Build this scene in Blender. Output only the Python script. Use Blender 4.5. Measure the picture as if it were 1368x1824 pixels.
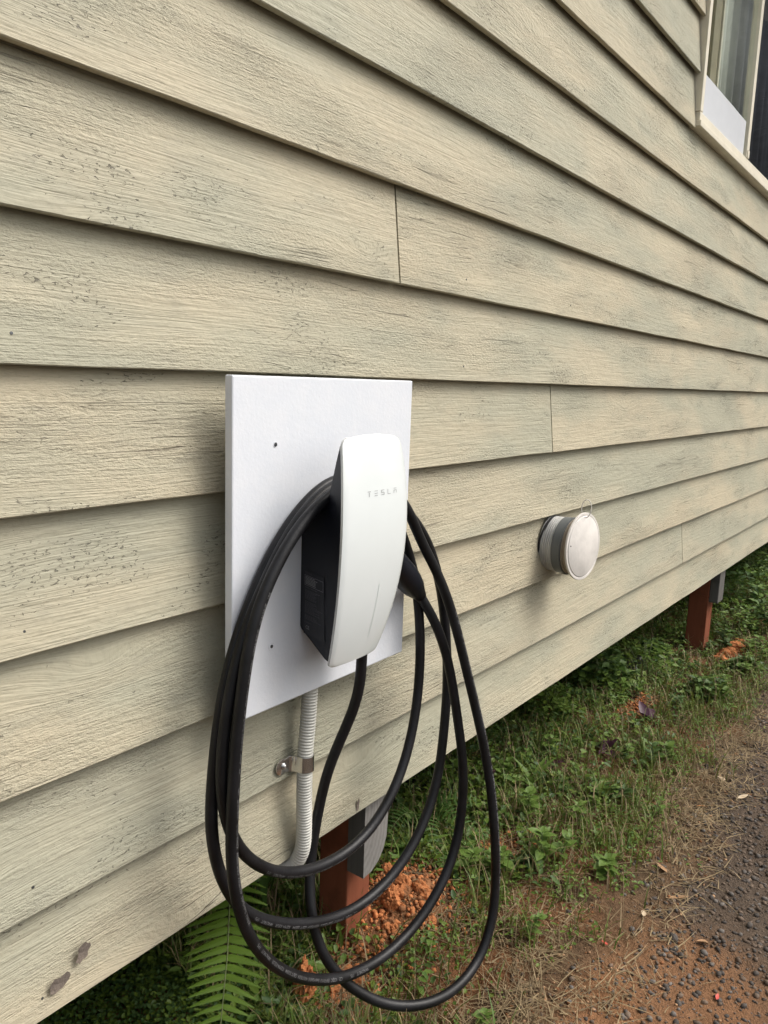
import bpy, bmesh, math, random
import numpy as np
from mathutils import Vector, Matrix

sc = bpy.context.scene
for o in list(bpy.data.objects):
    bpy.data.objects.remove(o)
COL = sc.collection
rng = random.Random(7)
nr = np.random.default_rng(11)

# ---------------------------------------------------------------- camera, sky, sun, exposure
cam_d = bpy.data.cameras.new("camera")
cam = bpy.data.objects.new("camera", cam_d)
COL.objects.link(cam)
cam.matrix_world = Matrix(((0.60196627, 0.11237457, -0.79057484, 0.0),
                           (-0.79781382, 0.12631158, -0.58952395, -0.83),
                           (0.03361126, 0.98560506, 0.16568929, 1.13),
                           (0, 0, 0, 1)))
cam_d.sensor_fit = 'HORIZONTAL'
cam_d.sensor_width = 36.0
cam_d.lens = 36.0 * 1400.0 / 1368.0
cam_d.clip_start = 0.02
cam_d.clip_end = 1000.0
sc.camera = cam

SUN_ELEV = math.radians(52)
SUN_DIR_AZ = math.radians(-52)      # direction TO the sun, measured from +x towards +y
world = bpy.data.worlds.new("World")
sc.world = world
world.use_nodes = True
wn = world.node_tree.nodes
wl = world.node_tree.links
wn.clear()
w_out = wn.new('ShaderNodeOutputWorld')
w_bg = wn.new('ShaderNodeBackground')
w_sky = wn.new('ShaderNodeTexSky')
w_sky.sky_type = 'NISHITA'
w_sky.sun_disc = False
w_sky.sun_elevation = SUN_ELEV
w_sky.sun_rotation = math.pi / 2 - SUN_DIR_AZ
w_sky.air_density = 1.6
w_sky.dust_density = 6.0
w_sky.ozone_density = 0.6
w_hs = wn.new('ShaderNodeHueSaturation')       # overcast: the cloud deck takes most of the blue out
w_hs.inputs['Saturation'].default_value = 0.42
w_bg.inputs['Strength'].default_value = 0.125
wl.new(w_sky.outputs[0], w_hs.inputs['Color'])
wl.new(w_hs.outputs[0], w_bg.inputs['Color'])
wl.new(w_bg.outputs[0], w_out.inputs['Surface'])

sun_d = bpy.data.lights.new("sun", 'SUN')
sun_d.energy = 1.2
sun_d.angle = math.radians(30)
sun_d.color = (1.0, 0.965, 0.91)
sun = bpy.data.objects.new("sun", sun_d)
COL.objects.link(sun)
sdir = Vector((math.cos(SUN_ELEV) * math.cos(SUN_DIR_AZ), math.cos(SUN_ELEV) * math.sin(SUN_DIR_AZ), math.sin(SUN_ELEV)))
sun.rotation_euler = sdir.to_track_quat('Z', 'Y').to_euler()
sun.location = sdir * 20

sc.view_settings.view_transform = 'Standard'
sc.view_settings.look = 'None'
sc.view_settings.exposure = 0.68
sc.view_settings.gamma = 1.0
sc.view_settings.use_curve_mapping = False
sc.render.engine = 'CYCLES'
sc.cycles.max_bounces = 6
sc.cycles.use_denoising = True
sc.cycles.use_adaptive_sampling = True
sc.cycles.adaptive_threshold = 0.02
sc.cycles.diffuse_bounces = 3

# ---------------------------------------------------------------- node helper
class NT:
    def __init__(s, name):
        s.m = bpy.data.materials.new(name)
        s.m.use_nodes = True
        s.t = s.m.node_tree
        s.t.nodes.clear()
        s.out = s.t.nodes.new('ShaderNodeOutputMaterial')
    def node(s, t, **kw):
        n = s.t.nodes.new(t)
        for k, v in kw.items():
            setattr(n, k, v)
        return n
    def put(s, sock, v):
        if hasattr(v, 'is_output'):
            s.t.links.new(v, sock)
        elif isinstance(v, (tuple, list)):
            v = tuple(v)
            n = len(sock.default_value)
            sock.default_value = v + (1.0,) * (n - len(v)) if len(v) < n else v[:n]
        else:
            sock.default_value = v
    def math(s, op, a, b=0.0, c=0.0, clamp=False):
        n = s.node('ShaderNodeMath', operation=op, use_clamp=clamp)
        s.put(n.inputs[0], a); s.put(n.inputs[1], b); s.put(n.inputs[2], c)
        return n.outputs[0]
    def coord(s, kind='Object'):
        return s.node('ShaderNodeTexCoord').outputs[kind]
    def sep(s, v):
        n = s.node('ShaderNodeSeparateXYZ'); s.put(n.inputs[0], v)
        return n.outputs[0], n.outputs[1], n.outputs[2]
    def comb(s, x, y, z):
        n = s.node('ShaderNodeCombineXYZ')
        s.put(n.inputs[0], x); s.put(n.inputs[1], y); s.put(n.inputs[2], z)
        return n.outputs[0]
    def vmul(s, v, sc3):
        n = s.node('ShaderNodeVectorMath', operation='MULTIPLY')
        s.put(n.inputs[0], v); s.put(n.inputs[1], sc3)
        return n.outputs[0]
    def vadd(s, v, w):
        n = s.node('ShaderNodeVectorMath', operation='ADD')
        s.put(n.inputs[0], v); s.put(n.inputs[1], w)
        return n.outputs[0]
    def noise(s, v, scale=1.0, detail=3.0, rough=0.55, dist=0.0, color=False, dim='3D'):
        n = s.node('ShaderNodeTexNoise', noise_dimensions=dim)
        s.put(n.inputs['Vector'], v); s.put(n.inputs['Scale'], scale); s.put(n.inputs['Detail'], detail)
        s.put(n.inputs['Roughness'], rough); s.put(n.inputs['Distortion'], dist)
        return n.outputs['Color'] if color else n.outputs[0]
    def voro(s, v, scale=1.0, feature='F1', out='Distance', rnd=1.0):
        n = s.node('ShaderNodeTexVoronoi', feature=feature)
        s.put(n.inputs['Vector'], v); s.put(n.inputs['Scale'], scale); s.put(n.inputs['Randomness'], rnd)
        return n.outputs[out]
    def step(s, v, a, b, lo=0.0, hi=1.0):
        n = s.node('ShaderNodeMapRange', interpolation_type='SMOOTHSTEP')
        s.put(n.inputs['Value'], v); s.put(n.inputs['From Min'], a); s.put(n.inputs['From Max'], b)
        s.put(n.inputs['To Min'], lo); s.put(n.inputs['To Max'], hi)
        return n.outputs[0]
    def mix(s, f, a, b, mode='MIX'):
        n = s.node('ShaderNodeMix', data_type='RGBA', blend_type=mode)
        s.put(n.inputs[0], f); s.put(n.inputs[6], a); s.put(n.inputs[7], b)
        return n.outputs[2]
    def rnd(s):
        return s.node('ShaderNodeObjectInfo').outputs['Random']
    def bump(s, h, dist=0.001, strength=1.0, normal=None):
        n = s.node('ShaderNodeBump')
        s.put(n.inputs['Height'], h); s.put(n.inputs['Distance'], dist); s.put(n.inputs['Strength'], strength)
        if normal is not None:
            s.put(n.inputs['Normal'], normal)
        return n.outputs[0]
    def bsdf(s, color, rough=0.6, normal=None, **kw):
        n = s.node('ShaderNodeBsdfPrincipled')
        s.put(n.inputs['Base Color'], color); s.put(n.inputs['Roughness'], rough)
        if normal is not None:
            s.put(n.inputs['Normal'], normal)
        for k, v in kw.items():
            s.put(n.inputs[k.replace('_', ' ')], v)
        s.t.links.new(n.outputs[0], s.out.inputs['Surface'])
        return s.m

def plain(name, color, rough=0.5, var=0.06, bump=0.0, bscale=200.0, **kw):
    t = NT(name)
    c = t.coord()
    n = t.noise(c, 18.0, 4)
    col = t.mix(t.step(n, 0.3, 0.7), tuple(x * (1 - var) for x in color), tuple(min(1, x * (1 + var)) for x in color))
    nm = t.bump(t.noise(c, bscale, 3), bump, 1.0) if bump else None
    return t.bsdf(col, rough, nm, **kw)

# ---------------------------------------------------------------- materials
def mat_boards():
    t = NT('painted_rough_sawn_timber')
    o = t.coord()
    r = t.rnd()
    x, y, z = t.sep(o)
    px = t.math('MULTIPLY_ADD', r, 61.0, x)
    pz = t.math('MULTIPLY_ADD', r, 83.0, z)
    def n2(fx, fz, zc=None, detail=3, rough=0.55, dist=0.0, shift=0.0):
        return t.noise(t.comb(t.math('MULTIPLY_ADD', px, fx, shift), t.math('MULTIPLY', zc if zc is not None else pz, fz), 0.0), 1.0, detail, rough, dist, dim='2D')
    # grain lines that wander and swing round knots
    wan = t.math('SUBTRACT', n2(0.9, 5.0, detail=2), 0.5)
    vn = t.node('ShaderNodeTexVoronoi', voronoi_dimensions='2D')
    t.put(vn.inputs['Vector'], t.comb(t.math('MULTIPLY', px, 1.1), t.math('MULTIPLY', pz, 4.0), 0.0)); t.put(vn.inputs['Scale'], 1.0)
    kd = vn.outputs['Distance']
    kn = t.math('POWER', 2.718, t.math('MULTIPLY', t.math('MULTIPLY', kd, kd), -110.0))
    zz = t.math('ADD', pz, t.math('ADD', t.math('MULTIPLY', wan, 0.035), t.math('MULTIPLY', kn, 0.022)))
    g1 = n2(9.0, 430.0, zz, 3, 0.6)
    g2 = n2(6.0, 150.0, zz, 2, 0.5, shift=3.0)
    saw = n2(110.0, 300.0, zz, 3, 0.68, shift=7.0)
    lump = n2(30.0, 75.0, zz, 2, 0.6, shift=9.0)
    zone = n2(1.7, 7.0, detail=2, shift=2.0)
    rough_zone = t.step(zone, 0.36, 0.62)
    # torn fibres and lifted paint, in patches
    fl_n = n2(120.0, 300.0, zz, 3, 0.68, 0.6, shift=4.0)
    patch = t.step(n2(3.4, 10.0, detail=3, rough=0.65, shift=5.0), 0.47, 0.70)
    thr = t.math('SUBTRACT', 0.755, t.math('MULTIPLY', patch, 0.142))
    flake = t.step(t.math('SUBTRACT', fl_n, thr), 0.0, 0.05)
    # long hairline splits following the grain
    cr_n = n2(2.2, 105.0, zz, 1, 0.5, shift=6.0)
    crack = t.math('MULTIPLY', t.step(t.math('ABSOLUTE', t.math('SUBTRACT', cr_n, 0.5)), 0.010, 0.0), t.step(zone, 0.55, 0.64))
    # paint: cream olive, greyer and dirtier where it has weathered
    big = n2(1.1, 4.0, detail=3, rough=0.6, shift=1.0)
    col = t.mix(t.step(big, 0.34, 0.66), BOARD_A, BOARD_B)
    col = t.mix(t.math('MULTIPLY', r, 0.30), col, BOARD_C)
    stain = t.step(n2(11.0, 30.0, zz, 3, 0.65, shift=11.0), 0.52, 0.78)
    col = t.mix(t.math('MULTIPLY', stain, 0.18), col, (0.235, 0.23, 0.195))
    col = t.mix(t.math('MULTIPLY', patch, 0.24), col, (0.300, 0.308, 0.245))
    col = t.mix(t.math('MULTIPLY', t.step(saw, 0.52, 0.30), 0.16), col, (0.22, 0.21, 0.165))
    col = t.mix(t.math('MULTIPLY', t.math('MAXIMUM', flake, t.math('MULTIPLY', crack, 0.6)), 0.58), col, (0.045, 0.042, 0.038))
    h = t.math('MULTIPLY_ADD', g2, 0.45, t.math('MULTIPLY', g1, 0.5))
    h = t.math('MULTIPLY_ADD', t.math('MULTIPLY', saw, rough_zone), 1.1, h)
    h = t.math('MULTIPLY_ADD', lump, 0.7, h)
    h = t.math('MULTIPLY_ADD', flake, -0.9, h)
    h = t.math('MULTIPLY_ADD', crack, -0.9, h)
    nm = t.bump(h, 0.0022, 1.0)
    return t.bsdf(col, 0.62, nm, Specular_IOR_Level=0.3)
BOARD_A, BOARD_B, BOARD_C = (0.395, 0.382, 0.290), (0.505, 0.446, 0.322), (0.388, 0.384, 0.304)

def mat_panel():
    t = NT('white_painted_sheet')
    o = t.coord()
    n1 = t.noise(o, 160.0, 4, 0.6)
    n2 = t.noise(o, 28.0, 4, 0.6)
    pit = t.step(t.noise(o, 330.0, 2), 0.70, 0.76)
    col = t.mix(t.step(n2, 0.35, 0.7), (0.705, 0.735, 0.790), (0.735, 0.758, 0.805))
    col = t.mix(t.math('MULTIPLY', pit, 0.12), col, (0.5, 0.5, 0.5))
    h = t.math('ADD', t.math('MULTIPLY', n1, 0.9), t.math('MULTIPLY', n2, 0.5))
    return t.bsdf(col, 0.55, t.bump(h, 0.00042, 1.0), Specular_IOR_Level=0.35)

def mat_ground():
    t = NT('red_soil_ground')
    o = t.coord()
    x, y, z = t.sep(o)
    wob = t.math('MULTIPLY', t.math('SUBTRACT', t.noise(o, 4.0, 4), 0.5), 0.30)
    wob2 = t.math('MULTIPLY', t.math('SUBTRACT', t.noise(o, 22.0, 4), 0.5), 0.14)
    # distance out from the wall, in metres, with an uneven edge
    d = t.math('ADD', t.math('MULTIPLY', y, -1.0), t.math('ADD', wob, wob2))
    fine = t.noise(o, 90.0, 5, 0.65)
    grit = t.noise(o, 320.0, 3, 0.6)
    big = t.noise(o, 7.0, 4)
    soil = t.mix(fine, (0.110, 0.050, 0.024), (0.270, 0.130, 0.060))
    humus = t.mix(fine, (0.030, 0.022, 0.013), (0.115, 0.078, 0.045))
    grav = t.mix(fine, (0.048, 0.036, 0.028), (0.165, 0.122, 0.090))
    col = t.mix(t.step(big, 0.36, 0.58), humus, soil)
    # bare patch of orange soil in the foreground
    fx = t.math('SUBTRACT', x, 1.25); fy = t.math('ADD', y, 0.52)
    rr = t.math('SQRT', t.math('ADD', t.math('MULTIPLY', fx, fx), t.math('MULTIPLY', t.math('MULTIPLY', fy, fy), 4.5)))
    bare = t.step(t.math('ADD', rr, wob), 0.52, 0.26)
    soil2 = t.mix(fine, (0.185, 0.092, 0.045), (0.370, 0.190, 0.094))
    band = t.step(d, 0.22, 0.33)
    straw = t.mix(fine, (0.070, 0.045, 0.027), (0.220, 0.145, 0.086))
    col = t.mix(t.math('MULTIPLY', band, 0.8), col, straw)
    col = t.mix(bare, col, soil2)
    dg = t.math('ADD', d, t.math('MULTIPLY', t.math('SUBTRACT', x, 1.5), 0.10))
    g = t.step(dg, 0.40, 0.50)
    col = t.mix(t.math('MULTIPLY', g, t.math('SUBTRACT', 1.0, t.math('MULTIPLY', bare, 0.8))), col, grav)
    far = t.step(t.math('ABSOLUTE', d), 1.6, 4.0)
    col = t.mix(far, col, t.mix(fine, (0.05, 0.045, 0.035), (0.09, 0.078, 0.06)))
    h = t.math('ADD', t.math('MULTIPLY', fine, 1.0), t.math('MULTIPLY', grit, 0.45))
    return t.bsdf(col, 0.9, t.bump(h, 0.012, 1.0), Specular_IOR_Level=0.15)

def mat_leaf(name, c1, c2, rough=0.5, trans=0.25):
    t = NT(name)
    g = t.node('ShaderNodeNewGeometry').outputs['Random Per Island']
    n = t.noise(t.coord(), 40.0, 3)
    f = t.math('ADD', t.math('MULTIPLY', g, 0.75), t.math('MULTIPLY', n, 0.35), clamp=True)
    col = t.mix(f, c1, c2)
    bs = t.node('ShaderNodeBsdfPrincipled')
    t.put(bs.inputs['Base Color'], col); t.put(bs.inputs['Roughness'], rough)
    t.put(bs.inputs['Specular IOR Level'], 0.35)
    tr = t.node('ShaderNodeBsdfTranslucent'); t.put(tr.inputs['Color'], col)
    mx = t.node('ShaderNodeMixShader'); t.put(mx.inputs[0], trans)
    t.t.links.new(bs.outputs[0], mx.inputs[1]); t.t.links.new(tr.outputs[0], mx.inputs[2])
    t.t.links.new(mx.outputs[0], t.out.inputs['Surface'])
    return t.m

def mat_wood(name, c1, c2, axis=2, rough=0.75, bump=0.0012):
    t = NT(name)
    o = t.coord()
    s = [70.0, 70.0, 70.0]; s[axis] = 4.0
    n = t.noise(t.vmul(o, tuple(s)), 1.0, 4, 0.6)
    n2 = t.noise(o, 14.0, 4)
    col = t.mix(n, c1, c2)
    col = t.mix(t.math('MULTIPLY', t.step(n2, 0.5, 0.75), 0.5), col, tuple(v * 0.55 for v in c1))
    return t.bsdf(col, rough, t.bump(n, bump, 1.0), Specular_IOR_Level=0.2)

def mat_endgrain():
    t = NT('grey_weathered_end_grain')
    o = t.coord()
    x, y, z = t.sep(o)
    wob = t.math('MULTIPLY', t.noise(o, 30.0, 3), 0.012)
    rx = t.math('ADD', x, 0.015); rz = t.math('SUBTRACT', z, 0.13)
    rad = t.math('ADD', t.math('SQRT', t.math('ADD', t.math('MULTIPLY', rx, rx), t.math('MULTIPLY', t.math('MULTIPLY', rz, rz), 0.28))), wob)
    ring = t.math('SINE', t.math('MULTIPLY', rad, 620.0))
    fine = t.noise(t.vmul(o, (260, 260, 60)), 1.0, 3)
    col = t.mix(t.step(ring, -0.8, 0.9), (0.215, 0.205, 0.195), (0.25, 0.243, 0.232))
    col = t.mix(t.math('MULTIPLY', t.step(fine, 0.5, 0.75), 0.6), col, (0.12, 0.115, 0.11))
    return t.bsdf(col, 0.8, t.bump(t.math('ADD', t.math('MULTIPLY', ring, 0.3), fine), 0.0005, 1.0), Specular_IOR_Level=0.2)

def mat_glass(name, tint, ior=1.5):
    t = NT(name)
    tr = t.node('ShaderNodeBsdfTransparent'); t.put(tr.inputs['Color'], tint)
    gl = t.node('ShaderNodeBsdfGlossy'); t.put(gl.inputs['Roughness'], 0.015); t.put(gl.inputs['Color'], (1, 1, 1))
    lw = t.node('ShaderNodeLayerWeight'); t.put(lw.inputs['Blend'], 0.5)
    fr = t.math('MULTIPLY_ADD', t.math('POWER', lw.outputs['Facing'], 5.0), ior - 1.0, 0.03)
    nm = t.bump(t.noise(t.coord(), 3.0, 2), 0.002, 0.5)
    t.put(gl.inputs['Normal'], nm)
    mx = t.node('ShaderNodeMixShader')
    t.t.links.new(fr, mx.inputs[0]); t.t.links.new(tr.outputs[0], mx.inputs[1]); t.t.links.new(gl.outputs[0], mx.inputs[2])
    t.t.links.new(mx.outputs[0], t.out.inputs['Surface'])
    return t.m

M = {}
M['board'] = mat_boards()
M['panel'] = mat_panel()
M['ground'] = mat_ground()
M['cover'] = plain('white_glass_cover', (0.785, 0.83, 0.835), 0.08, 0.01, Coat_Weight=1.0, Coat_Roughness=0.03, Specular_IOR_Level=0.5)
M['cover_rim'] = plain('white_cover_rim', (0.62, 0.64, 0.64), 0.25, 0.01)
M['body'] = plain('blue_black_plastic', (0.0042, 0.0055, 0.0105), 0.42, 0.05, 0.00015, 900.0, Specular_IOR_Level=0.4)
M['label'] = plain('black_label', (0.010, 0.011, 0.016), 0.5, 0.05)
M['print'] = plain('grey_label_print', (0.10, 0.10, 0.11), 0.6, 0.15)
M['print_bright'] = plain('pale_label_print', (0.32, 0.32, 0.33), 0.6, 0.15)
M['logo'] = plain('grey_logo', (0.33, 0.34, 0.35), 0.35, 0.02)
M['lightbar'] = plain('pale_indicator', (0.55, 0.62, 0.60), 0.3, 0.02)
M['rubber'] = plain('black_cable_rubber', (0.0080, 0.0080, 0.0096), 0.45, 0.45, 0.0003, 260.0, Specular_IOR_Level=0.34)
M['cable_print'] = plain('faded_cable_print', (0.17, 0.17, 0.175), 0.6, 0.3)
M['conduit'] = plain('pale_grey_conduit', (0.52, 0.515, 0.475), 0.45, 0.04)
M['zinc'] = plain('zinc_plated_steel', (0.72, 0.72, 0.72), 0.22, 0.12, Metallic=1.0)
M['screw'] = plain('grey_screw', (0.10, 0.105, 0.11), 0.35, 0.1, Metallic=0.7)
M['hole'] = plain('shade_and_rivet_black', (0.02, 0.02, 0.02), 0.9, 0.1)  # near black: painted shade round the vent pipe, and the rivets
M['redpost'] = mat_wood('red_primed_steel', (0.170, 0.052, 0.028), (0.270, 0.092, 0.050), 2, 0.65, 0.0004)
M['greywood'] = mat_wood('grey_weathered_timber', (0.085, 0.08, 0.075), (0.17, 0.165, 0.155), 2)
M['endgrain'] = mat_endgrain()
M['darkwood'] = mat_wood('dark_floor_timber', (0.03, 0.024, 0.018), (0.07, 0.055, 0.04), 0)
M['frame'] = plain('cream_window_frame', (0.78, 0.73, 0.60), 0.4, 0.05)
M['frame_in'] = plain('beige_sash_stile', (0.36, 0.31, 0.21), 0.45, 0.05)
M['glass'] = mat_glass('window_glass', (0.95, 0.97, 0.96), 1.38)
M['glass_dark'] = mat_glass('dark_screen_glass', (0.55, 0.56, 0.60), 1.35)
M['film'] = plain('white_film', (0.86, 0.89, 0.94), 0.25, 0.02, Coat_Weight=0.6)
M['curtain'] = plain('grey_green_curtain', (0.80, 0.81, 0.74), 0.9, 0.06)
M['room'] = plain('dim_room_wall', (0.20, 0.20, 0.19), 0.9, 0.05)
M['pvc_white'] = plain('weathered_white_plastic', (0.66, 0.63, 0.595), 0.6, 0.10, 0.0004, 120.0)
M['pvc_tan'] = plain('tan_pipe', (0.30, 0.255, 0.20), 0.55, 0.10)
M['band'] = plain('grey_rubber_band', (0.115, 0.125, 0.13), 0.45, 0.05)
M['sleeve'] = plain('silver_ribbed_sleeve', (0.55, 0.55, 0.54), 0.35, 0.05, Metallic=0.3)
M['grass'] = mat_leaf('green_grass', (0.060, 0.095, 0.014), (0.180, 0.195, 0.042))
M['clover'] = mat_leaf('ground_cover_leaf', (0.050, 0.100, 0.014), (0.145, 0.205, 0.030))
M['weed'] = mat_leaf('weed_leaf', (0.062, 0.130, 0.024), (0.150, 0.225, 0.046))
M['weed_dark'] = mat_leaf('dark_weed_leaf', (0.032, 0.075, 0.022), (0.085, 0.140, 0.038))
M['fern'] = mat_leaf('fern_leaf', (0.075, 0.150, 0.014), (0.130, 0.215, 0.024), 0.55, 0.35)
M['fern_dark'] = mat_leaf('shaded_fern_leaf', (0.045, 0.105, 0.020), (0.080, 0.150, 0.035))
M['purple'] = mat_leaf('purple_leaf', (0.030, 0.012, 0.022), (0.080, 0.028, 0.052), 0.45, 0.1)
M['stem'] = plain('green_stem', (0.12, 0.15, 0.05), 0.6, 0.15)
M['straw'] = mat_leaf('dry_straw', (0.110, 0.076, 0.042), (0.340, 0.255, 0.140), 0.7, 0.1)
M['stone1'] = plain('dark_gravel', (0.062, 0.052, 0.045), 0.85, 0.3, 0.001, 300.0)
M['stone2'] = plain('brown_gravel', (0.125, 0.088, 0.062), 0.85, 0.3, 0.001, 300.0)
M['stone3'] = plain('grey_gravel', (0.125, 0.110, 0.098), 0.85, 0.3, 0.001, 300.0)
M['clod'] = plain('orange_clay', (0.400, 0.155, 0.062), 0.95, 0.30, 0.004, 120.0, Specular_IOR_Level=0.1)
M['clod2'] = plain('brown_orange_clay', (0.230, 0.105, 0.050), 0.95, 0.30, 0.004, 120.0, Specular_IOR_Level=0.1)
M['deadleaf'] = plain('dry_fallen_leaf', (0.340, 0.195, 0.100), 0.7, 0.25)
M['paleleaf'] = plain('pale_fallen_leaf', (0.46, 0.36, 0.24), 0.7, 0.2)
M['orange'] = plain('orange_petal', (0.42, 0.17, 0.05), 0.6, 0.1)
M['red'] = plain('red_scrap', (0.50, 0.07, 0.05), 0.5, 0.1)
M['plastic_black'] = plain('black_plastic_sheet', (0.010, 0.010, 0.012), 0.35, 0.2)
M['bark'] = mat_wood('bark', (0.05, 0.035, 0.025), (0.11, 0.085, 0.06), 2, 0.9, 0.01)
M['needles'] = mat_leaf('conifer_needles', (0.018, 0.035, 0.012), (0.045, 0.07, 0.022), 0.7, 0.1)
M['scuff'] = plain('bare_timber_scuff', (0.170, 0.140, 0.118), 0.9, 0.45, 0.002, 180.0)

# ---------------------------------------------------------------- object helpers
def link(o, parent=None):
    COL.objects.link(o)
    if parent is not None:
        o.parent = parent
    return o
def mesh_obj(name, verts, faces, mat, parent=None, smooth=False, idx=None):
    me = bpy.data.meshes.new(name)
    me.from_pydata([tuple(v) for v in verts], [], [tuple(f) for f in faces])
    for m in (mat if isinstance(mat, (list, tuple)) else [mat]):
        me.materials.append(m)
    if idx is not None:
        me.polygons.foreach_set('material_index', np.asarray(idx, dtype=np.int32))
    if smooth:
        me.polygons.foreach_set('use_smooth', np.ones(len(me.polygons), dtype=bool))
    me.update()
    return link(bpy.data.objects.new(name, me), parent)
def from_bm(name, bm, mat, parent=None, smooth=False):
    me = bpy.data.meshes.new(name)
    bm.normal_update()
    bm.to_mesh(me); bm.free()
    for m in (mat if isinstance(mat, (list, tuple)) else [mat]):
        me.materials.append(m)
    if smooth:
        me.polygons.foreach_set('use_smooth', np.ones(len(me.polygons), dtype=bool))
    return link(bpy.data.objects.new(name, me), parent)
def thing(name, label, cat, loc=(0, 0, 0), group=None):
    o = bpy.data.objects.new(name, None)
    COL.objects.link(o)
    o.location = loc
    o.empty_display_size = 0.05
    return tag(o, label, cat, group)
def tag(o, label=None, cat=None, group=None, kind=None):
    if label: o['label'] = label
    if cat: o['category'] = cat
    if group: o['group'] = group
    if kind: o['kind'] = kind
    return o
def box(name, a, b, mat, parent=None, bevel=0.0, seg=2):
    bm = bmesh.new()
    bmesh.ops.create_cube(bm, size=1.0)
    for v in bm.verts:
        v.co = Vector([(a[i] + b[i]) / 2 + v.co[i] * (b[i] - a[i]) for i in range(3)])
    if bevel:
        bmesh.ops.bevel(bm, geom=bm.edges[:], offset=bevel, segments=seg, affect='EDGES', profile=0.5)
    return from_bm(name, bm, mat, parent, False)
def catmull(pts, n=8):
    P = [np.array(p, float) for p in pts]
    P = [2 * P[0] - P[1]] + P + [2 * P[-1] - P[-2]]
    out = []
    for i in range(1, len(P) - 2):
        a, b, c, d = P[i - 1], P[i], P[i + 1], P[i + 2]
        for k in range(n):
            s = k / n
            out.append(0.5 * (2 * b + (c - a) * s + (2 * a - 5 * b + 4 * c - d) * s * s + (3 * b - a - 3 * c + d) * s ** 3))
    out.append(P[-2])
    return np.array(out)
def resample(path, step):
    seg = np.linalg.norm(np.diff(path, axis=0), axis=1)
    s = np.concatenate([[0], np.cumsum(seg)])
    n = max(2, int(s[-1] / step))
    q = np.linspace(0, s[-1], n)
    return np.stack([np.interp(q, s, path[:, i]) for i in range(3)], 1)
def smooth_path(p, it):
    p = p.copy()
    for _ in range(it):
        p[1:-1] = p[1:-1] * 0.5 + (p[:-2] + p[2:]) * 0.25
    return p
def frames(path):
    T = np.gradient(path, axis=0)
    T /= np.linalg.norm(T, axis=1)[:, None]
    u = np.cross(T[0], [0.3, 0.5, 0.8]); u /= np.linalg.norm(u)
    U = []
    for t in T:
        u = u - t * (u @ t); u /= np.linalg.norm(u); U.append(u)
    U = np.array(U)
    return T, U, np.cross(T, U)
def tube_geo(path, rad, sides=12, caps=True):
    T, U, V = frames(path)
    n = len(path)
    rad = np.broadcast_to(np.asarray(rad, float), (n,))
    a = np.arange(sides) * 2 * np.pi / sides
    ring = path[:, None, :] + rad[:, None, None] * (np.cos(a)[None, :, None] * U[:, None, :] + np.sin(a)[None, :, None] * V[:, None, :])
    v = ring.reshape(-1, 3)
    f = []
    for i in range(n - 1):
        for k in range(sides):
            k2 = (k + 1) % sides
            f.append((i * sides + k, i * sides + k2, (i + 1) * sides + k2, (i + 1) * sides + k))
    if caps:
        f.append(tuple(range(sides - 1, -1, -1)))
        f.append(tuple((n - 1) * sides + k for k in range(sides)))
    return v, f
def tube(name, path, rad, mat, parent=None, sides=12):
    v, f = tube_geo(np.array(path, float), rad, sides)
    return mesh_obj(name, v, f, mat, parent, True)
def lathe(name, prof, axis_o, axis_d, mat, parent=None, sides=48, sharp=True):
    """prof: (along, radius) pairs, turned round the axis"""
    d = Vector(axis_d).normalized()
    u = d.orthogonal().normalized(); w = d.cross(u)
    v, f = [], []
    for (s, r) in prof:
        for k in range(sides):
            a = 2 * math.pi * k / sides
            v.append(Vector(axis_o) + d * s + (u * math.cos(a) + w * math.sin(a)) * r)
    for i in range(len(prof) - 1):
        for k in range(sides):
            k2 = (k + 1) % sides
            f.append((i * sides + k, i * sides + k2, (i + 1) * sides + k2, (i + 1) * sides + k))
    f.append(tuple(range(sides - 1, -1, -1)))
    f.append(tuple((len(prof) - 1) * sides + k for k in range(sides)))
    o = mesh_obj(name, v, f, mat, parent, True)
    if sharp:
        o.data.set_sharp_from_angle(angle=math.radians(30))
    return o
# smooth value noise for shaping terrain
_perm = nr.random((256, 256))
def vnoise(x, y):
    xi = np.floor(x).astype(int); yi = np.floor(y).astype(int)
    fx = x - xi; fy = y - yi
    fx = fx * fx * (3 - 2 * fx); fy = fy * fy * (3 - 2 * fy)
    g = lambda a, b: _perm[a % 256, b % 256]
    return (g(xi, yi) * (1 - fx) + g(xi + 1, yi) * fx) * (1 - fy) + (g(xi, yi + 1) * (1 - fx) + g(xi + 1, yi + 1) * fx) * fy
def fbm(x, y, o=4):
    s = 0; a = 0.5
    for i in range(o):
        s = s + a * vnoise(x * 2 ** i + 17.3 * i, y * 2 ** i + 5.1 * i); a *= 0.5
    return s
def ground_z(x, y):
    x = np.asarray(x, float); y = np.asarray(y, float)
    near = np.exp(-((np.clip(np.abs(y) - 1.0, 0, None)) / 1.5) ** 2)
    z = (fbm(x * 3.0 + 5, y * 3.0 + 9) - 0.47) * 0.055 + (fbm(x * 14, y * 14 + 3) - 0.47) * 0.022
    z = z + 0.045 * np.exp(-((x - 1.27) / 0.14) ** 2 - ((y - 0.07) / 0.11) ** 2)      # spoil heaped by the near post
    z = z - 0.065 * np.exp(-((x - 3.8) / 0.7) ** 2 - ((y - 0.05) / 0.30) ** 2) + 0.02 * np.exp(-((x - 3.8) / 0.15) ** 2 - ((y + 0.06) / 0.08) ** 2)
    z = z - 0.03 * np.exp(-((x - 1.08) / 0.15) ** 2 - ((y + 0.19) / 0.10) ** 2)
    z = z + 0.05 * np.clip(-y - 0.3, 0, 0.0)
    return z * near - 0.012
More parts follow.
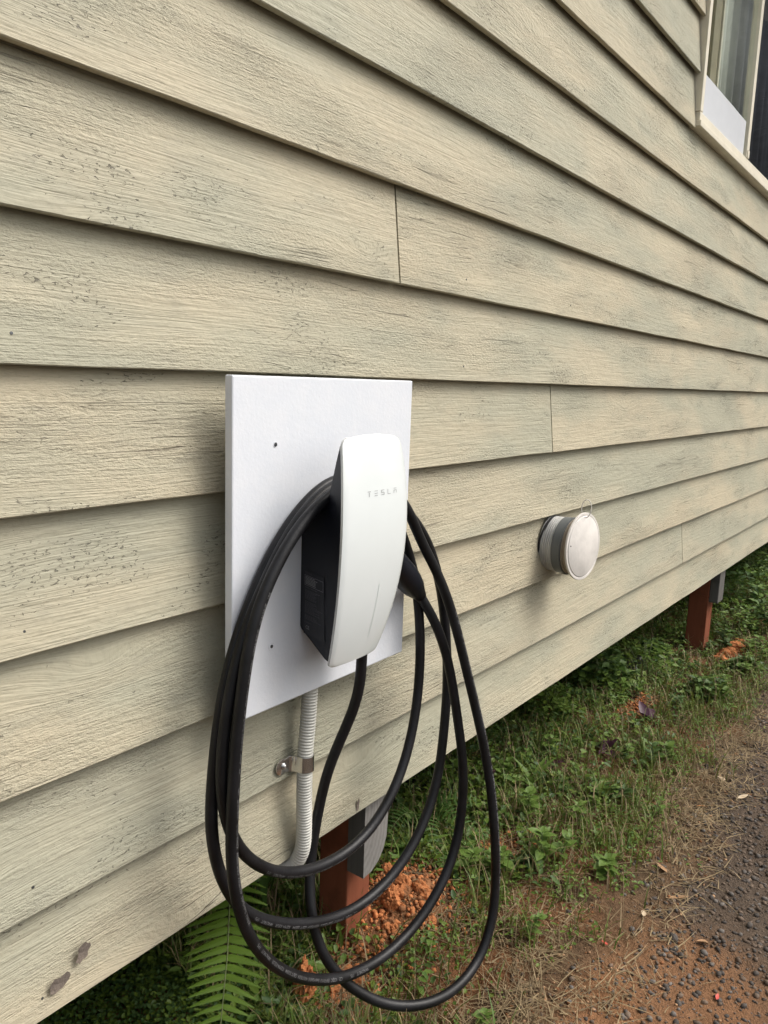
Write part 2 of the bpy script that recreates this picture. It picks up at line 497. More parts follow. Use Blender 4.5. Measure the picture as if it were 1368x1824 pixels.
# ---------------------------------------------------------------- ground
xs = np.concatenate([-np.geomspace(300, 1.2, 14), np.arange(-0.9, 0.3, 0.1), np.arange(0.3, 2.6, 0.0085), np.arange(2.6, 5.2, 0.02), np.geomspace(5.4, 300, 18)])
ys = np.concatenate([-np.geomspace(300, 1.3, 14), np.arange(-1.1, 0.45, 0.0085), np.geomspace(0.5, 300, 16)])
gx, gy = np.meshgrid(xs, ys, indexing='ij')
gz = ground_z(gx, gy)
nx, ny = gx.shape
gi = np.arange(nx * ny).reshape(nx, ny)
gf = np.stack([gi[:-1, :-1], gi[1:, :-1], gi[1:, 1:], gi[:-1, 1:]], -1).reshape(-1, 4)
gme = bpy.data.meshes.new('ground')
gme.from_pydata(np.stack([gx, gy, gz], -1).reshape(-1, 3).tolist(), [], gf.tolist())
gme.materials.append(M['ground'])
gme.polygons.foreach_set('use_smooth', np.ones(len(gme.polygons), dtype=bool))
ground = link(bpy.data.objects.new('ground', gme))
tag(ground, kind='structure')

# ---------------------------------------------------------------- house: weatherboards, window, posts
house = thing('house', 'raised house wall of overlapping olive cream timber weatherboards on red posts', 'house', (0, 0, 0.3))
def hp(o):            # parent to the house without moving
    o.parent = house
    o.matrix_parent_inverse = Matrix.Translation((0, 0, -0.3))
    return o
LAP = 0.0190
rows = [0.334, 0.4825, 0.643, 0.806, 0.9675, 1.133] + [1.133 + 0.1625 * k for k in range(1, 13)]
WIN_X0, WIN_X1, WIN_Z0, WIN_Z1 = 2.690, 4.60, 1.952, 3.02
def board(x0, x1, zb, zt, lean=0.0):
    """one board: tapered section, foot proud at y=0, head tucked under the next board"""
    L = x1 - x0
    n = max(4, int(L / 0.06))
    head = zt - zb + 0.022
    prof = [(0.0015, 0.0), (0.0, 0.0015), (LAP * 0.5, (zt - zb) * 0.5), (LAP * head / (zt - zb), head), (LAP * head / (zt - zb) + 0.006, head), (0.0105, 0.0)]
    sd = rng.random() * 50
    v, f = [], []
    for i in range(n + 1):
        s = i / n
        X = s * L
        dz = (float(fbm(np.array(X * 5 + sd), np.array(3.0 + sd))) - 0.47) * 0.0035
        dy = (float(fbm(np.array(X * 2.2 + sd), np.array(13.0 + sd))) - 0.47) * 0.004
        for (py, pz) in prof:
            lx = X
            v.append((lx, py + dy * (1 - pz / head), pz + dz * (1 - pz / head)))
    k = len(prof)
    for i in range(n):
        for j in range(k):
            j2 = (j + 1) % k
            f.append((i * k + j, (i + 1) * k + j, (i + 1) * k + j2, i * k + j2))
    f.append(tuple(range(k))); f.append(tuple(n * k + j for j in range(k - 1, -1, -1)))
    o = mesh_obj('weatherboard', v, f, M['board'], None)
    o.location = (x0, 0.0, zb)
    o.parent = house
    o.matrix_parent_inverse = Matrix.Translation((0, 0, -0.3))
    return o
GAP = 0.0046
cuts = {6: [1.138], 4: [1.800], 1: [3.018]}       # the butt joints in view: row -> x
far_cuts = [6.1, 7.2, 5.4, 6.7, 7.6, 5.9, 6.6, 7.9, 5.6, 6.2, 7.1]
for i, zb in enumerate(rows):
    zt = rows[i + 1] if i + 1 < len(rows) else zb + 0.1625
    edges = [-1.2] + cuts.get(i, []) + [far_cuts[i % 11], 9.5]
    for a, b in zip(edges[:-1], edges[1:]):
        spans = [(a + GAP / 2, b - GAP / 2)]
        if zb > WIN_Z0 - 0.02:                   # boards stop at the window
            spans = [(p, q) for (p, q) in ((a + GAP / 2, min(b - GAP / 2, WIN_X0 - 0.004)), (max(a + GAP / 2, WIN_X1 + 0.004), b - GAP / 2)) if q - p > 0.05]
        for p, q in spans:
            board(p, q, zb, zt)
# wall lining behind the boards, floor over the crawl space, far walls and ceiling of the room behind the window
hp(box('wall_lining', (-1.2, 0.0395, 0.36), (WIN_X0 - 0.01, 0.052, 3.08), M['darkwood']))
hp(box('wall_lining', (WIN_X0 - 0.01, 0.0395, 0.36), (WIN_X1 + 0.01, 0.052, WIN_Z0 - 0.01), M['darkwood']))
hp(box('wall_lining', (WIN_X1 + 0.01, 0.0395, 0.36), (9.5, 0.052, 3.08), M['darkwood']))
hp(box('floor', (-1.2, 0.0525, 0.46), (9.5, 5.0, 0.52), M['darkwood']))
hp(box('eave', (-1.2, -0.26, 3.13), (9.5, 0.6, 3.17), M['room']))
hp(box('gutter', (-1.2, -0.35, 3.08), (9.5, -0.265, 3.19), M['frame']))
hp(box('ceiling', (-1.2, 0.03, 3.085), (9.5, 5.0, 3.12), M['room']))
hp(box('room_wall', (-1.2, 4.9, 0.525), (9.5, 4.98, 3.08), M['room']))
hp(box('room_wall', (1.9, 0.055, 0.525), (1.95, 4.895, 3.08), M['room']))
hp(box('room_wall', (6.0, 0.055, 0.525), (6.05, 4.895, 3.08), M['room']))
hp(box('crawl_light_block', (-1.2, 2.6, -0.05), (9.5, 2.63, 0.455), M['darkwood']))  # unseen dark wall added to stop light leaking into the crawl space
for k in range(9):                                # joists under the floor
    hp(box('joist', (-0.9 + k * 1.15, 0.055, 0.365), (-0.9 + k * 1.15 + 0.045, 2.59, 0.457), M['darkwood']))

# window: cream aluminium slider
win = bpy.data.objects.new('window', None); COL.objects.link(win)
win.empty_display_size = 0.05
win.location = (WIN_X0, 0, WIN_Z0)
hp(win)
def wp(o):
    o.parent = win
    o.matrix_parent_inverse = Matrix.Translation((-WIN_X0, 0, -WIN_Z0))
    return o
F = M['frame']
wp(box('frame_sill', (WIN_X0, -0.014, WIN_Z0), (WIN_X1, 0.045, WIN_Z0 + 0.018), F, None, 0.002))
wp(box('frame_sill', (WIN_X0 + 0.003, -0.009, WIN_Z0 + 0.0185), (WIN_X1, 0.045, WIN_Z0 + 0.044), F, None, 0.002))
wp(box('frame_jamb', (WIN_X0, -0.010, WIN_Z0 + 0.0445), (WIN_X0 + 0.026, 0.045, WIN_Z1), F, None, 0.002))
wp(box('frame_jamb', (WIN_X1 - 0.03, -0.026, WIN_Z0 + 0.0445), (WIN_X1, 0.045, WIN_Z1), F, None, 0.002))
wp(box('frame_head', (WIN_X0, -0.026, WIN_Z1 + 0.0005), (WIN_X1, 0.045, WIN_Z1 + 0.045), F, None, 0.002))
wp(box('mullion', (3.292, -0.010, WIN_Z0 + 0.0445), (3.326, 0.020, WIN_Z1 - 0.0005), F, None, 0.002))
wp(box('mullion_cleat', (3.298, -0.0135, WIN_Z0 + 0.046), (3.320, -0.0103, WIN_Z0 + 0.072), F, None, 0.001))
wp(box('sash_rail', (WIN_X0 + 0.028, 0.012, 2.62), (3.290, 0.032, 2.655), M['frame_in'], None, 0.001))
wp(box('sash_stile', (2.905, 0.036, WIN_Z0 + 0.045), (2.975, 0.060, WIN_Z1 - 0.001), M['frame_in'], None, 0.002))
wp(box('sash_stile', (2.976, 0.030, WIN_Z0 + 0.045), (2.992, 0.055, WIN_Z1 - 0.001), F, None, 0.001))
wp(box('pane', (WIN_X0 + 0.0265, 0.002, WIN_Z0 + 0.0445), (3.2915, 0.006, WIN_Z1 - 0.001), M['glass']))
wp(box('pane', (3.3265, -0.004, WIN_Z0 + 0.0445), (WIN_X1 - 0.0305, 0.0, WIN_Z1 - 0.001), M['glass_dark']))
wp(box('white_film', (WIN_X0 + 0.030, -0.0015, WIN_Z0 + 0.046), (3.272, 0.0014, 2.118), M['film']))
def curtain(x0, x1, y, z0, z1, waves, amp):
    n = waves * 8
    v, f = [], []
    for i in range(n + 1):
        s = i / n
        yy = y + amp * math.sin(s * waves * 2 * math.pi) + amp * 0.4 * math.sin(s * waves * 4.7)
        v.append((x0 + s * (x1 - x0), yy, z0)); v.append((x0 + s * (x1 - x0), yy, z1))
    for i in range(n):
        f.append((2 * i, 2 * i + 2, 2 * i + 3, 2 * i + 1))
    o = mesh_obj('curtain', v, f, M['curtain'], None, True)
    sm = o.modifiers.new('thick', 'SOLIDIFY'); sm.thickness = 0.002
    return o
wp(curtain(2.72, 4.55, 0.085, 1.9, 3.05, 20, 0.012))

# posts carrying the wall
def post(x, y, base, w=0.074):
    o = hp(box('post', (x, y, base), (x + w, y + w, 0.455), M['redpost'], None, 0.003))
    return o
post(1.113, 0.060, -0.12)
def packer(x0, x1, y0, y1, z0, z1):
    """grey timber block bolted to the face of the post, one foot corner rounded off"""
    pts = [(x0, z1), (x0, z0)]
    w = x1 - x0
    pts += [(x0 + w * 0.35, z0 + 0.003), (x0 + w * 0.62, z0 + 0.014), (x0 + w * 0.85, z0 + 0.034), (x0 + w * 0.97, z0 + 0.06), (x1, z0 + 0.09), (x1, z1)]
    bm = bmesh.new()
    a = [bm.verts.new((p[0], y0, p[1])) for p in pts]
    b = [bm.verts.new((p[0], y1, p[1])) for p in pts]
    n = len(pts)
    f0 = bm.faces.new(a); f0.material_index = 1
    bm.faces.new(list(reversed(b)))
    for i in range(n):
        bm.faces.new((a[i], b[i], b[(i + 1) % n], a[(i + 1) % n]))
    bmesh.ops.recalc_face_normals(bm, faces=bm.faces[:])
    o = from_bm('packer_block', bm, [M['greywood'], M['endgrain']], None)
    for vtx in o.data.vertices:
        vtx.co -= Vector((x0, y0, z0))
    o.location = (x0, y0, z0)
    return hp(o)
packer(1.111, 1.186, 0.0185, 0.0595, 0.166, 0.358)
post(3.71, 0.060, -0.12, 0.086)
hp(box('packer_block', (3.712, 0.0185, 0.172), (3.80, 0.0595, 0.358), M['greywood'], None, 0.004))
hp(box('post_collar', (3.7075, 0.0575, 0.196), (3.7985, 0.1485, 0.200), M['redpost']))
post(6.35, 0.060, -0.12, 0.086)
post(2.30, 0.62, -0.12)

# nail heads along the feet of the boards
for i, zb in enumerate(rows[:13]):
    for k in range(9):
        xn = 0.42 + 0.47 * k + 0.03 * rng.random()
        if zb > WIN_Z0 - 0.2 and WIN_X0 - 0.05 < xn < WIN_X1:
            continue
        if rng.random() < 0.25:
            continue
        zn = zb + 0.026 + 0.008 * rng.random()
        nl = lathe('nail', [(-0.001, 0.0019), (0.0003, 0.0019), (0.0004, 0.0008)], (xn, LAP * (zn - zb) / 0.1625 + 0.0004, zn), (0, -1, 0.13), M['screw'], None, 10)
        hp(nl)

# paint scuffs and chips on the bottom board: small bare patches with their own outline
def scuff(x, z, w, h, seed, rot=0.0):
    r2 = random.Random(seed)
    v = [(0, 0, 0)]
    n = 16
    for k in range(n):
        a = 2 * math.pi * k / n
        q = 0.65 + 0.45 * r2.random()
        X, Z = w * 0.5 * q * math.cos(a), h * 0.5 * q * math.sin(a)
        v.append((X * math.cos(rot) - Z * math.sin(rot), 0, X * math.sin(rot) + Z * math.cos(rot)))
    f = [(0, 1 + (k + 1) % n, 1 + k) for k in range(n)]
    o = mesh_obj('paint_chip', v, f, M['scuff'])
    o.location = (x, -0.0012, z)
    o.rotation_euler = (0.077, 0, 0)
    return hp(o)
scuff(0.500, 0.395, 0.020, 0.032, 1, -0.3)
scuff(0.466, 0.372, 0.030, 0.024, 2, 0.5)
scuff(1.062, 0.352, 0.010, 0.032, 3)

# ---------------------------------------------------------------- mounting board
mb = thing('mounting_board', 'square white painted board standing off the weatherboards behind the charger', 'board', (0.919, -0.035, 0.64))
def under(parent, o):
    o.parent = parent
    o.matrix_parent_inverse = Matrix.Translation(-parent.location)
    return o
PY = -0.043
under(mb, box('sheet', (0.7135, PY, 0.642), (1.1255, -0.028, 1.130), M['panel'], None, 0.0022, 2))
for (x0, x1) in ((0.80, 0.845), (0.985, 1.03)):
    under(mb, box('batten', (x0, -0.0275, 0.70), (x1, 0.004, 1.08), M['greywood']))
def screw(x, z, r, mat):
    v, f = [], []
    o = lathe('screw', [(0.0, r), (0.0006, r), (0.0007, r * 0.62), (-0.0005, r * 0.5)], (x, PY + 0.0002, z), (0, -1, 0), mat, None, 20)
    return under(mb, o)
def dimple(x, z, ro, ri):
    o = lathe('plaster_ring', [(-0.0003, ro), (0.0004, ro * 0.93), (0.0005, ro * 0.8), (0.0001, ro * 0.7)], (x, PY, z), (0, -1, 0), M['panel'], None, 24)
    under(mb, o)
    under(mb, lathe('screw', [(0.0, ri), (0.0007, ri * 0.95), (0.0009, ri * 0.6)], (x, PY - 0.0004, z), (0, -1, 0), M['screw'], None, 18))
dimple(0.794, 1.035, 0.0045, 0.0028)
dimple(0.7905, 0.739, 0.0068, 0.0026)
dimple(1.045, 0.737, 0.0045, 0.0020)

# ---------------------------------------------------------------- charger
XC, ZB, ZT = 0.8964, 0.708, 1.053
charger = thing('wall_charger', 'electric car wall charger with curved glossy white front and black coiled cable', 'charger', (XC, PY, ZB))
def q3(z, vals, zs=(0.708, 0.890, 1.053)):
    s = 0.0
    for i in range(3):
        t = 1.0
        for j in range(3):
            if i != j:
                t *= (z - zs[j]) / (zs[i] - zs[j])
        s += vals[i] * t
    return s
def face_y(z): return q3(z, (-0.1170, -0.1530, -0.1400))
def face_w(z): return q3(z, (0.1120, 0.1527, 0.1330))
def face_pt(u, z, lift=0.0):
    """u -1..1 across the cover"""
    hw = face_w(z) / 2
    return Vector((XC + u * hw, face_y(z) + 0.0035 * u * u - lift, z))
def cover():
    n, m = 44, 20
    TH = 0.005
    fr, bk = [], []
    for i in range(n + 1):
        s = i / n
        s = 0.5 - 0.5 * math.cos(math.pi * s) if True else s
        z = ZB + (ZT - ZB) * s
        hw = face_w(z) / 2
        rt, rb = 0.016, 0.0075
        cut = 0.0
        if ZT - z < rt:
            cut = rt - math.sqrt(max(0, rt * rt - (rt - (ZT - z)) ** 2))
        if z - ZB < rb:
            cut = rb - math.sqrt(max(0, rb * rb - (rb - (z - ZB)) ** 2))
        h2 = hw - cut
        top_drop = 0.004 * (max(0, (z - ZT + 0.05) / 0.05)) ** 2
        for j in range(m + 1):
            u = -1 + 2 * j / m
            uu = math.sin(u * math.pi / 2) * 0.35 + u * 0.65
            edge = max(0.0, abs(uu) - 0.90) / 0.10
            yy = face_y(z) + 0.0035 * uu * uu + 0.0016 * edge ** 2
            fr.append((XC + uu * h2, yy, z - top_drop * uu * uu))
            bk.append((XC + uu * (h2 - 0.0012), yy + TH, z - top_drop * uu * uu))
    v = fr + bk
    N = (n + 1) * (m + 1)
    f, idx = [], []
    g = lambda i, j: i * (m + 1) + j
    for i in range(n):
        for j in range(m):
            f.append((g(i, j), g(i, j + 1), g(i + 1, j + 1), g(i + 1, j))); idx.append(0)
            f.append((N + g(i, j), N + g(i + 1, j), N + g(i + 1, j + 1), N + g(i, j + 1))); idx.append(1)
    for i in range(n):
        f.append((g(i, 0), g(i + 1, 0), N + g(i + 1, 0), N + g(i, 0))); idx.append(1)
        f.append((g(i, m), N + g(i, m), N + g(i + 1, m), g(i + 1, m))); idx.append(1)
    for j in range(m):
        f.append((g(0, j), N + g(0, j), N + g(0, j + 1), g(0, j + 1))); idx.append(1)
        f.append((g(n, j), g(n, j + 1), N + g(n, j + 1), N + g(n, j))); idx.append(1)
    o = mesh_obj('front_cover', v, f, [M['cover'], M['cover_rim']], None, True, idx)
    o.data.set_sharp_from_angle(angle=math.radians(40))
    return o
cov = under(charger, cover())

def body():
    """dark housing: closed side profile between wall and cover, hook-shaped at the top, narrower towards the wall"""
    zs_front = np.linspace(ZB + 0.006, ZT - 0.012, 30)
    front = [(face_y(z) + 0.0052, z) for z in zs_front]
    back = [(face_y(ZT) + 0.016, ZT - 0.016), (-0.118, 1.020), (-0.110, 0.995), (-0.104, 0.976), (-0.100, 0.962), (-0.092, 0.950),
            (-0.060, 0.9460), (PY - 0.0005, 0.9400), (PY - 0.0005, 0.90), (PY - 0.0005, 0.84), (PY - 0.0005, 0.78), (PY - 0.0005, 0.757), (-0.047, 0.752), (-0.075, 0.735), (-0.100, 0.718)]
    prof = front + back
    n = len(prof)
    layers = [(-1.0, 0.0), (-0.98, 0.0), (-0.6, 0), (0.0, 0), (0.6, 0), (0.98, 0.0), (1.0, 0.0)]
    v = []
    for (u, _) in layers:
        for (y, z) in prof:
            fz = min(max(z, ZB), ZT)
            fy = face_y(fz)
            d = (y - fy) / (PY - fy)                # 0 at cover, 1 at wall
            d = min(max(d, 0.0), 1.0)
            wf = face_w(fz) / 2 - 0.0025
            if z > ZT - 0.02:
                wf -= 0.006 * ((z - ZT + 0.02) / 0.02) ** 2
            wb = 0.046 if z < 0.90 else 0.046 - 0.30 * min(z - 0.90, 0.05)
            e = d ** 0.85
            half = wf * (1 - e) + wb * e
            half -= 0.0015 if abs(u) > 0.99 else 0.0
            v.append((XC + u * half, y + (0.001 if abs(u) > 0.99 else 0), z))
    f = []
    L = len(layers)
    for a in range(L - 1):
        for i in range(n):
            i2 = (i + 1) % n
            f.append((a * n + i, a * n + i2, (a + 1) * n + i2, (a + 1) * n + i))
    f.append(tuple(range(n - 1, -1, -1)))
    f.append(tuple((L - 1) * n + i for i in range(n)))
    o = mesh_obj('housing', v, f, M['body'], None, False)
    bm = bmesh.new(); bm.from_mesh(o.data)
    bmesh.ops.triangulate(bm, faces=[fc for fc in bm.faces if len(fc.verts) > 4])
    bmesh.ops.recalc_face_normals(bm, faces=bm.faces[:])
    bm.to_mesh(o.data); bm.free()
    o.data.polygons.foreach_set('use_smooth', np.ones(len(o.data.polygons), dtype=bool))
    o.data.set_sharp_from_angle(angle=math.radians(32))
    return o
bodyo = under(charger, body())
def side_x(y, z, out=0.0006):
    fy = face_y(z)
    d = min(max((y - fy) / (PY - fy), 0), 1) ** 0.85
    half = (face_w(z) / 2 - 0.0025) * (1 - d) + 0.046 * d
    return XC - half - out
def side_strip(name, rects, mat, parent, out):
    """flat print on the left flank: rects are (y0, y1, z0, z1), y towards the wall"""
    v, f = [], []
    for (y0, y1, z0, z1) in rects:
        b = len(v)
        k = max(1, int(abs(y1 - y0) / 0.006))
        for i in range(k + 1):
            y = y0 + (y1 - y0) * i / k
            for z in (z0, z1):
                sl = (y + 0.06) * 0.05
                v.append((side_x(y, z + sl, out), y, z + sl))
        for i in range(k):
            f.append((b + 2 * i, b + 2 * i + 1, b + 2 * i + 3, b + 2 * i + 2))
    return under(charger, mesh_obj(name, v, f, mat, None))
LY0, LY1 = -0.102, -0.053      # label: outer edge (towards the cover), inner edge (towards the wall)
lab = side_strip('rating_label', [(LY0, LY1, 0.748, 0.846)], M['label'], charger, 0.0007)
r3 = random.Random(5)
def tline(z, h, y_in=LY1 - 0.003, y_out=LY0 + 0.003, fill=1.0):
    out = []
    y = y_in
    end = y_in + (y_out - y_in) * fill
    while y > end:
        w = 0.0012 + 0.0035 * r3.random()
        out.append((max(end, y - w), y, z, z + h))
        y -= w + 0.0007
    return out
R1, R2 = [], []
def frame_rects(y0, y1, z0, z1, t):
    return [(y0, y1, z0, z0 + t), (y0, y1, z1 - t, z1), (y0, y0 + t, z0, z1), (y1 - t, y1, z0, z1)]
R2 += frame_rects(LY0 + 0.002, LY1 - 0.002, 0.824, 0.8395, 0.0004)
for k in range(6):
    R2 += tline(0.8262 + k * 0.0021, 0.0009, LY1 - 0.004, LY0 + 0.016, 0.7 + 0.3 * r3.random())
z = 0.8205
while z > 0.7715:
    R1 += tline(z, 0.0008, fill=0.5 + 0.5 * r3.random())
    z -= 0.0019 if r3.random() > 0.16 else 0.0042
R1 += [(LY1 - 0.0045, LY1 - 0.003, 0.7665, 0.7675)] + tline(0.7665, 0.0009, LY1 - 0.006, LY1 - 0.018)
side_strip('label_print', R1, M['print'], charger, 0.0010)
side_strip('label_print', R2, M['print_bright'], charger, 0.0010)

# ---- lettering
def text_mesh(s, size):
    cu = bpy.data.curves.new('lettering', 'FONT')
    cu.body = s; cu.size = size; cu.resolution_u = 2
    o = bpy.data.objects.new('lettering', cu)
    COL.objects.link(o)
    dg = bpy.context.evaluated_depsgraph_get()
    me = bpy.data.meshes.new_from_object(o.evaluated_get(dg))
    bpy.data.objects.remove(o); bpy.data.curves.remove(cu)
    vs = np.array([v.co[:] for v in me.vertices]) if len(me.vertices) else np.zeros((0, 3))
    fs = [tuple(p.vertices) for p in me.polygons]
    bpy.data.meshes.remove(me)
    return vs, fs
# brand letters on the cover: thin spaced strokes
STROKES = {'T': [(0, .9, 1, 1), (.42, 0, .58, .78)],
           'E': [(0, .9, 1, 1), (0, .45, 1, .55), (0, 0, 1, .1)],
           'S': [(0, .9, 1, 1), (0, .45, 1, .55), (0, 0, 1, .1), (0, .55, .14, .9), (.86, .1, 1, .45)],
           'L': [(0, 0, .14, 1), (.14, 0, 1, .1)],
           'A': [(0, .9, 1, 1), (0, 0, .14, .62), (.86, 0, 1, .62), (.14, .52, .86, .62)]}
LW, LH, PITCH, LZ = 0.0074, 0.0074, 0.0157, 0.9655
for k, ch in enumerate('TESLA'):
    v, f = [], []
    x0 = -0.027 + k * PITCH
    for (a, b, c, d) in STROKES[ch]:
        base = len(v)
        for (uu, ww) in ((a, b), (c, b), (c, d), (a, d)):
            z = LZ + ww * LH
            u = (x0 + uu * LW) / (face_w(z) / 2)
            v.append(face_pt(u, z, 0.0003))
        f.append((base, base + 1, base + 2, base + 3))
    lo = mesh_obj('logo_letter', v, f, M['logo'])
    lo.parent = cov
v, f = [], []
for i in range(25):
    s = i / 24
    z = 0.742 + 0.088 * s
    tw = 0.0007
    xo = 0.0145 + 0.0
    for q in (-1, 1):
        v.append(face_pt((xo + q * tw) / (face_w(z) / 2), z, 0.0002))
for i in range(24):
    f.append((2 * i, 2 * i + 1, 2 * i + 3, 2 * i + 2))
lb = mesh_obj('light_bar', v, f, M['lightbar']); lb.parent = cov

# small wordmark and approval marks on the rating label (the square codes are left out)
def flank_text(s, size, y_start, z0, mat):
    vs, fs = text_mesh(s, size)
    out = []
    for p in vs:
        y = y_start - p[0]
        z = z0 + p[1] + (y + 0.06) * 0.05
        out.append((side_x(y, z, 0.0010), y, z))
    return under(charger, mesh_obj('label_lettering', out, fs, mat))
flank_text('T E S L A', 0.0042, LY1 - 0.003, 0.8418, M['print'])
flank_text('CE', 0.0075, LY1 - 0.005, 0.7565, M['print_bright'])

# ---- tethered cable
CABLE=[(0.940,-0.095,0.714), (0.943,-0.093,0.680), (0.945,-0.090,0.645), (0.950,-0.075,0.599), (0.932,-0.060,0.544),
         (0.923,-0.043,0.488), (0.923,-0.026,0.416), (0.914,-0.022,0.357), (0.898,-0.030,0.306), (0.880,-0.050,0.258),
         (0.882,-0.070,0.199), (0.905,-0.090,0.145), (0.934,-0.122,0.106), (0.979,-0.155,0.071), (1.028,-0.192,0.062),
         (1.101,-0.207,0.052), (1.177,-0.209,0.061), (1.218,-0.210,0.111), (1.236,-0.205,0.181), (1.232,-0.200,0.275),
         (1.231,-0.188,0.363), (1.224,-0.175,0.441), (1.212,-0.158,0.523), (1.186,-0.140,0.629), (1.159,-0.122,0.732),
         (1.129,-0.105,0.808), (1.094,-0.093,0.862), (1.045,-0.091,0.935), (0.970,-0.082,0.976), (0.895,-0.073,0.976),
         (0.831,-0.073,0.946), (0.782,-0.073,0.899), (0.749,-0.073,0.852), (0.721,-0.073,0.808), (0.703,-0.073,0.770),
         (0.685,-0.073,0.715), (0.673,-0.073,0.659), (0.668,-0.073,0.605), (0.668,-0.073,0.563), (0.677,-0.074,0.518),
         (0.697,-0.075,0.473), (0.730,-0.075,0.432), (0.782,-0.076,0.391), (0.845,-0.078,0.364), (0.913,-0.081,0.353),
         (0.979,-0.083,0.360), (1.038,-0.085,0.395), (1.090,-0.082,0.450), (1.125,-0.078,0.529), (1.138,-0.075,0.615),
         (1.142,-0.069,0.687), (1.137,-0.062,0.761), (1.123,-0.056,0.816), (1.045,-0.056,0.935), (0.970,-0.056,0.976),
         (0.895,-0.056,0.976), (0.842,-0.056,0.947), (0.794,-0.056,0.905), (0.758,-0.056,0.858), (0.730,-0.056,0.811),
         (0.709,-0.055,0.766), (0.691,-0.055,0.717), (0.676,-0.055,0.644), (0.667,-0.055,0.570), (0.664,-0.055,0.532),
         (0.664,-0.058,0.488), (0.672,-0.061,0.447), (0.687,-0.064,0.406), (0.713,-0.067,0.364), (0.759,-0.070,0.321),
         (0.834,-0.076,0.275), (0.910,-0.082,0.246), (0.982,-0.088,0.238), (1.051,-0.094,0.254), (1.107,-0.100,0.292),
         (1.153,-0.100,0.341), (1.179,-0.100,0.399), (1.189,-0.100,0.463), (1.203,-0.095,0.536), (1.209,-0.090,0.599),
         (1.201,-0.085,0.688), (1.185,-0.080,0.765), (1.156,-0.076,0.832), (1.119,-0.072,0.882), (1.045,-0.073,0.935),
         (0.970,-0.082,0.976), (0.895,-0.091,0.976), (0.817,-0.091,0.942), (0.771,-0.091,0.902), (0.738,-0.091,0.860),
         (0.716,-0.091,0.822), (0.700,-0.091,0.777), (0.689,-0.091,0.719), (0.679,-0.091,0.654), (0.673,-0.091,0.580),
         (0.670,-0.091,0.520), (0.668,-0.093,0.472), (0.673,-0.096,0.424), (0.685,-0.098,0.375), (0.710,-0.100,0.319),
         (0.757,-0.103,0.257), (0.818,-0.105,0.202), (0.881,-0.112,0.166), (0.947,-0.119,0.147), (1.018,-0.126,0.144),
         (1.085,-0.133,0.163), (1.143,-0.140,0.205), (1.190,-0.140,0.260), (1.206,-0.140,0.345), (1.200,-0.140,0.427),
         (1.197,-0.127,0.502), (1.179,-0.113,0.614), (1.159,-0.100,0.685), (1.142,-0.086,0.728), (1.132,-0.072,0.753)]
cp = catmull(CABLE, 10)
cp = resample(cp, 0.006)
cp = smooth_path(cp, 60)
CR = 0.0088
cable = tube('cable', cp, CR, M['rubber'], None, 16)
under(charger, cable)
cT, cU, cV = frames(cp)
cS = np.concatenate([[0], np.cumsum(np.linalg.norm(np.diff(cp, axis=0), axis=1))])
TXT = 'CE   CQC  EV-RYU  5x6+2x0.5  450/750V  GB/T 33594   KEMA KEUR   WALNUT   1P5  '
tv, tf = text_mesh(TXT, 0.0068)
tlen = tv[:, 0].max() + 0.02
def cable_text(s0, s1, facing, flip):
    v, f = [], []
    s = s0
    face0 = Vector(facing).normalized()
    while s < s1:
        base = len(v)
        keep = []
        for p in tv:
            ss = s + p[0] if not flip else s + tlen - p[0]
            C = np.array([np.interp(ss, cS, cp[:, i]) for i in range(3)])
            T = np.array([np.interp(ss, cS, cT[:, i]) for i in range(3)]); T /= np.linalg.norm(T)
            nrm = np.array(face0) - T * (np.array(face0) @ T); nrm /= np.linalg.norm(nrm)
            b = np.cross(nrm, T)
            if flip:
                b = -b
            ang = (p[1] - 0.0025) / CR
            v.append(C + (nrm * math.cos(ang) + b * math.sin(ang)) * (CR + 0.00025))
            keep.append(ss < s1)
        for fc in tf:
            if all(keep[i] for i in fc):
                f.append(tuple(base + i for i in fc))
        s += tlen
    o = mesh_obj('cable_lettering', v, f, M['cable_print'])
    o.parent = cable
    o['kind'] = 'stuff'
    return o
def near_s(pt, lo=0.0, hi=99.0):
    d = np.linalg.norm(cp - np.array(pt), axis=1)
    d[(cS < lo) | (cS > hi)] = 9
    return cS[int(np.argmin(d))]
TOT = cS[-1]
# left front strand (reads upward), lower runs and the outer right strand
sA = near_s((0.738, -0.091, 0.86), TOT * 0.7); sB = near_s((0.69, -0.1, 0.37), sA)
cable_text(sA, sB, (0.25, -0.95, 0.1), True)
sC = near_s((0.95, -0.12, 0.15), sB)
cable_text(sB + 0.02, sC, (-0.1, -0.9, 0.35), True)
sD = near_s((1.24, -0.2, 0.18), 0, TOT * 0.4); sE = near_s((1.16, -0.12, 0.73), sD, TOT * 0.45)
cable_text(sD, sE, (0.1, -0.95, 0.15), False)
sF = near_s((0.73, -0.076, 0.43), TOT * 0.3, TOT * 0.6); sG = near_s((1.04, -0.085, 0.4), sF, TOT * 0.62)
cable_text(sF, sG, (-0.1, -0.85, -0.45), True)
sH = near_s((0.71, -0.07, 0.36), TOT * 0.55, TOT * 0.85); sI = near_s((1.05, -0.09, 0.25), sH, TOT * 0.85)
cable_text(sH, sI, (-0.1, -0.9, -0.2), True)

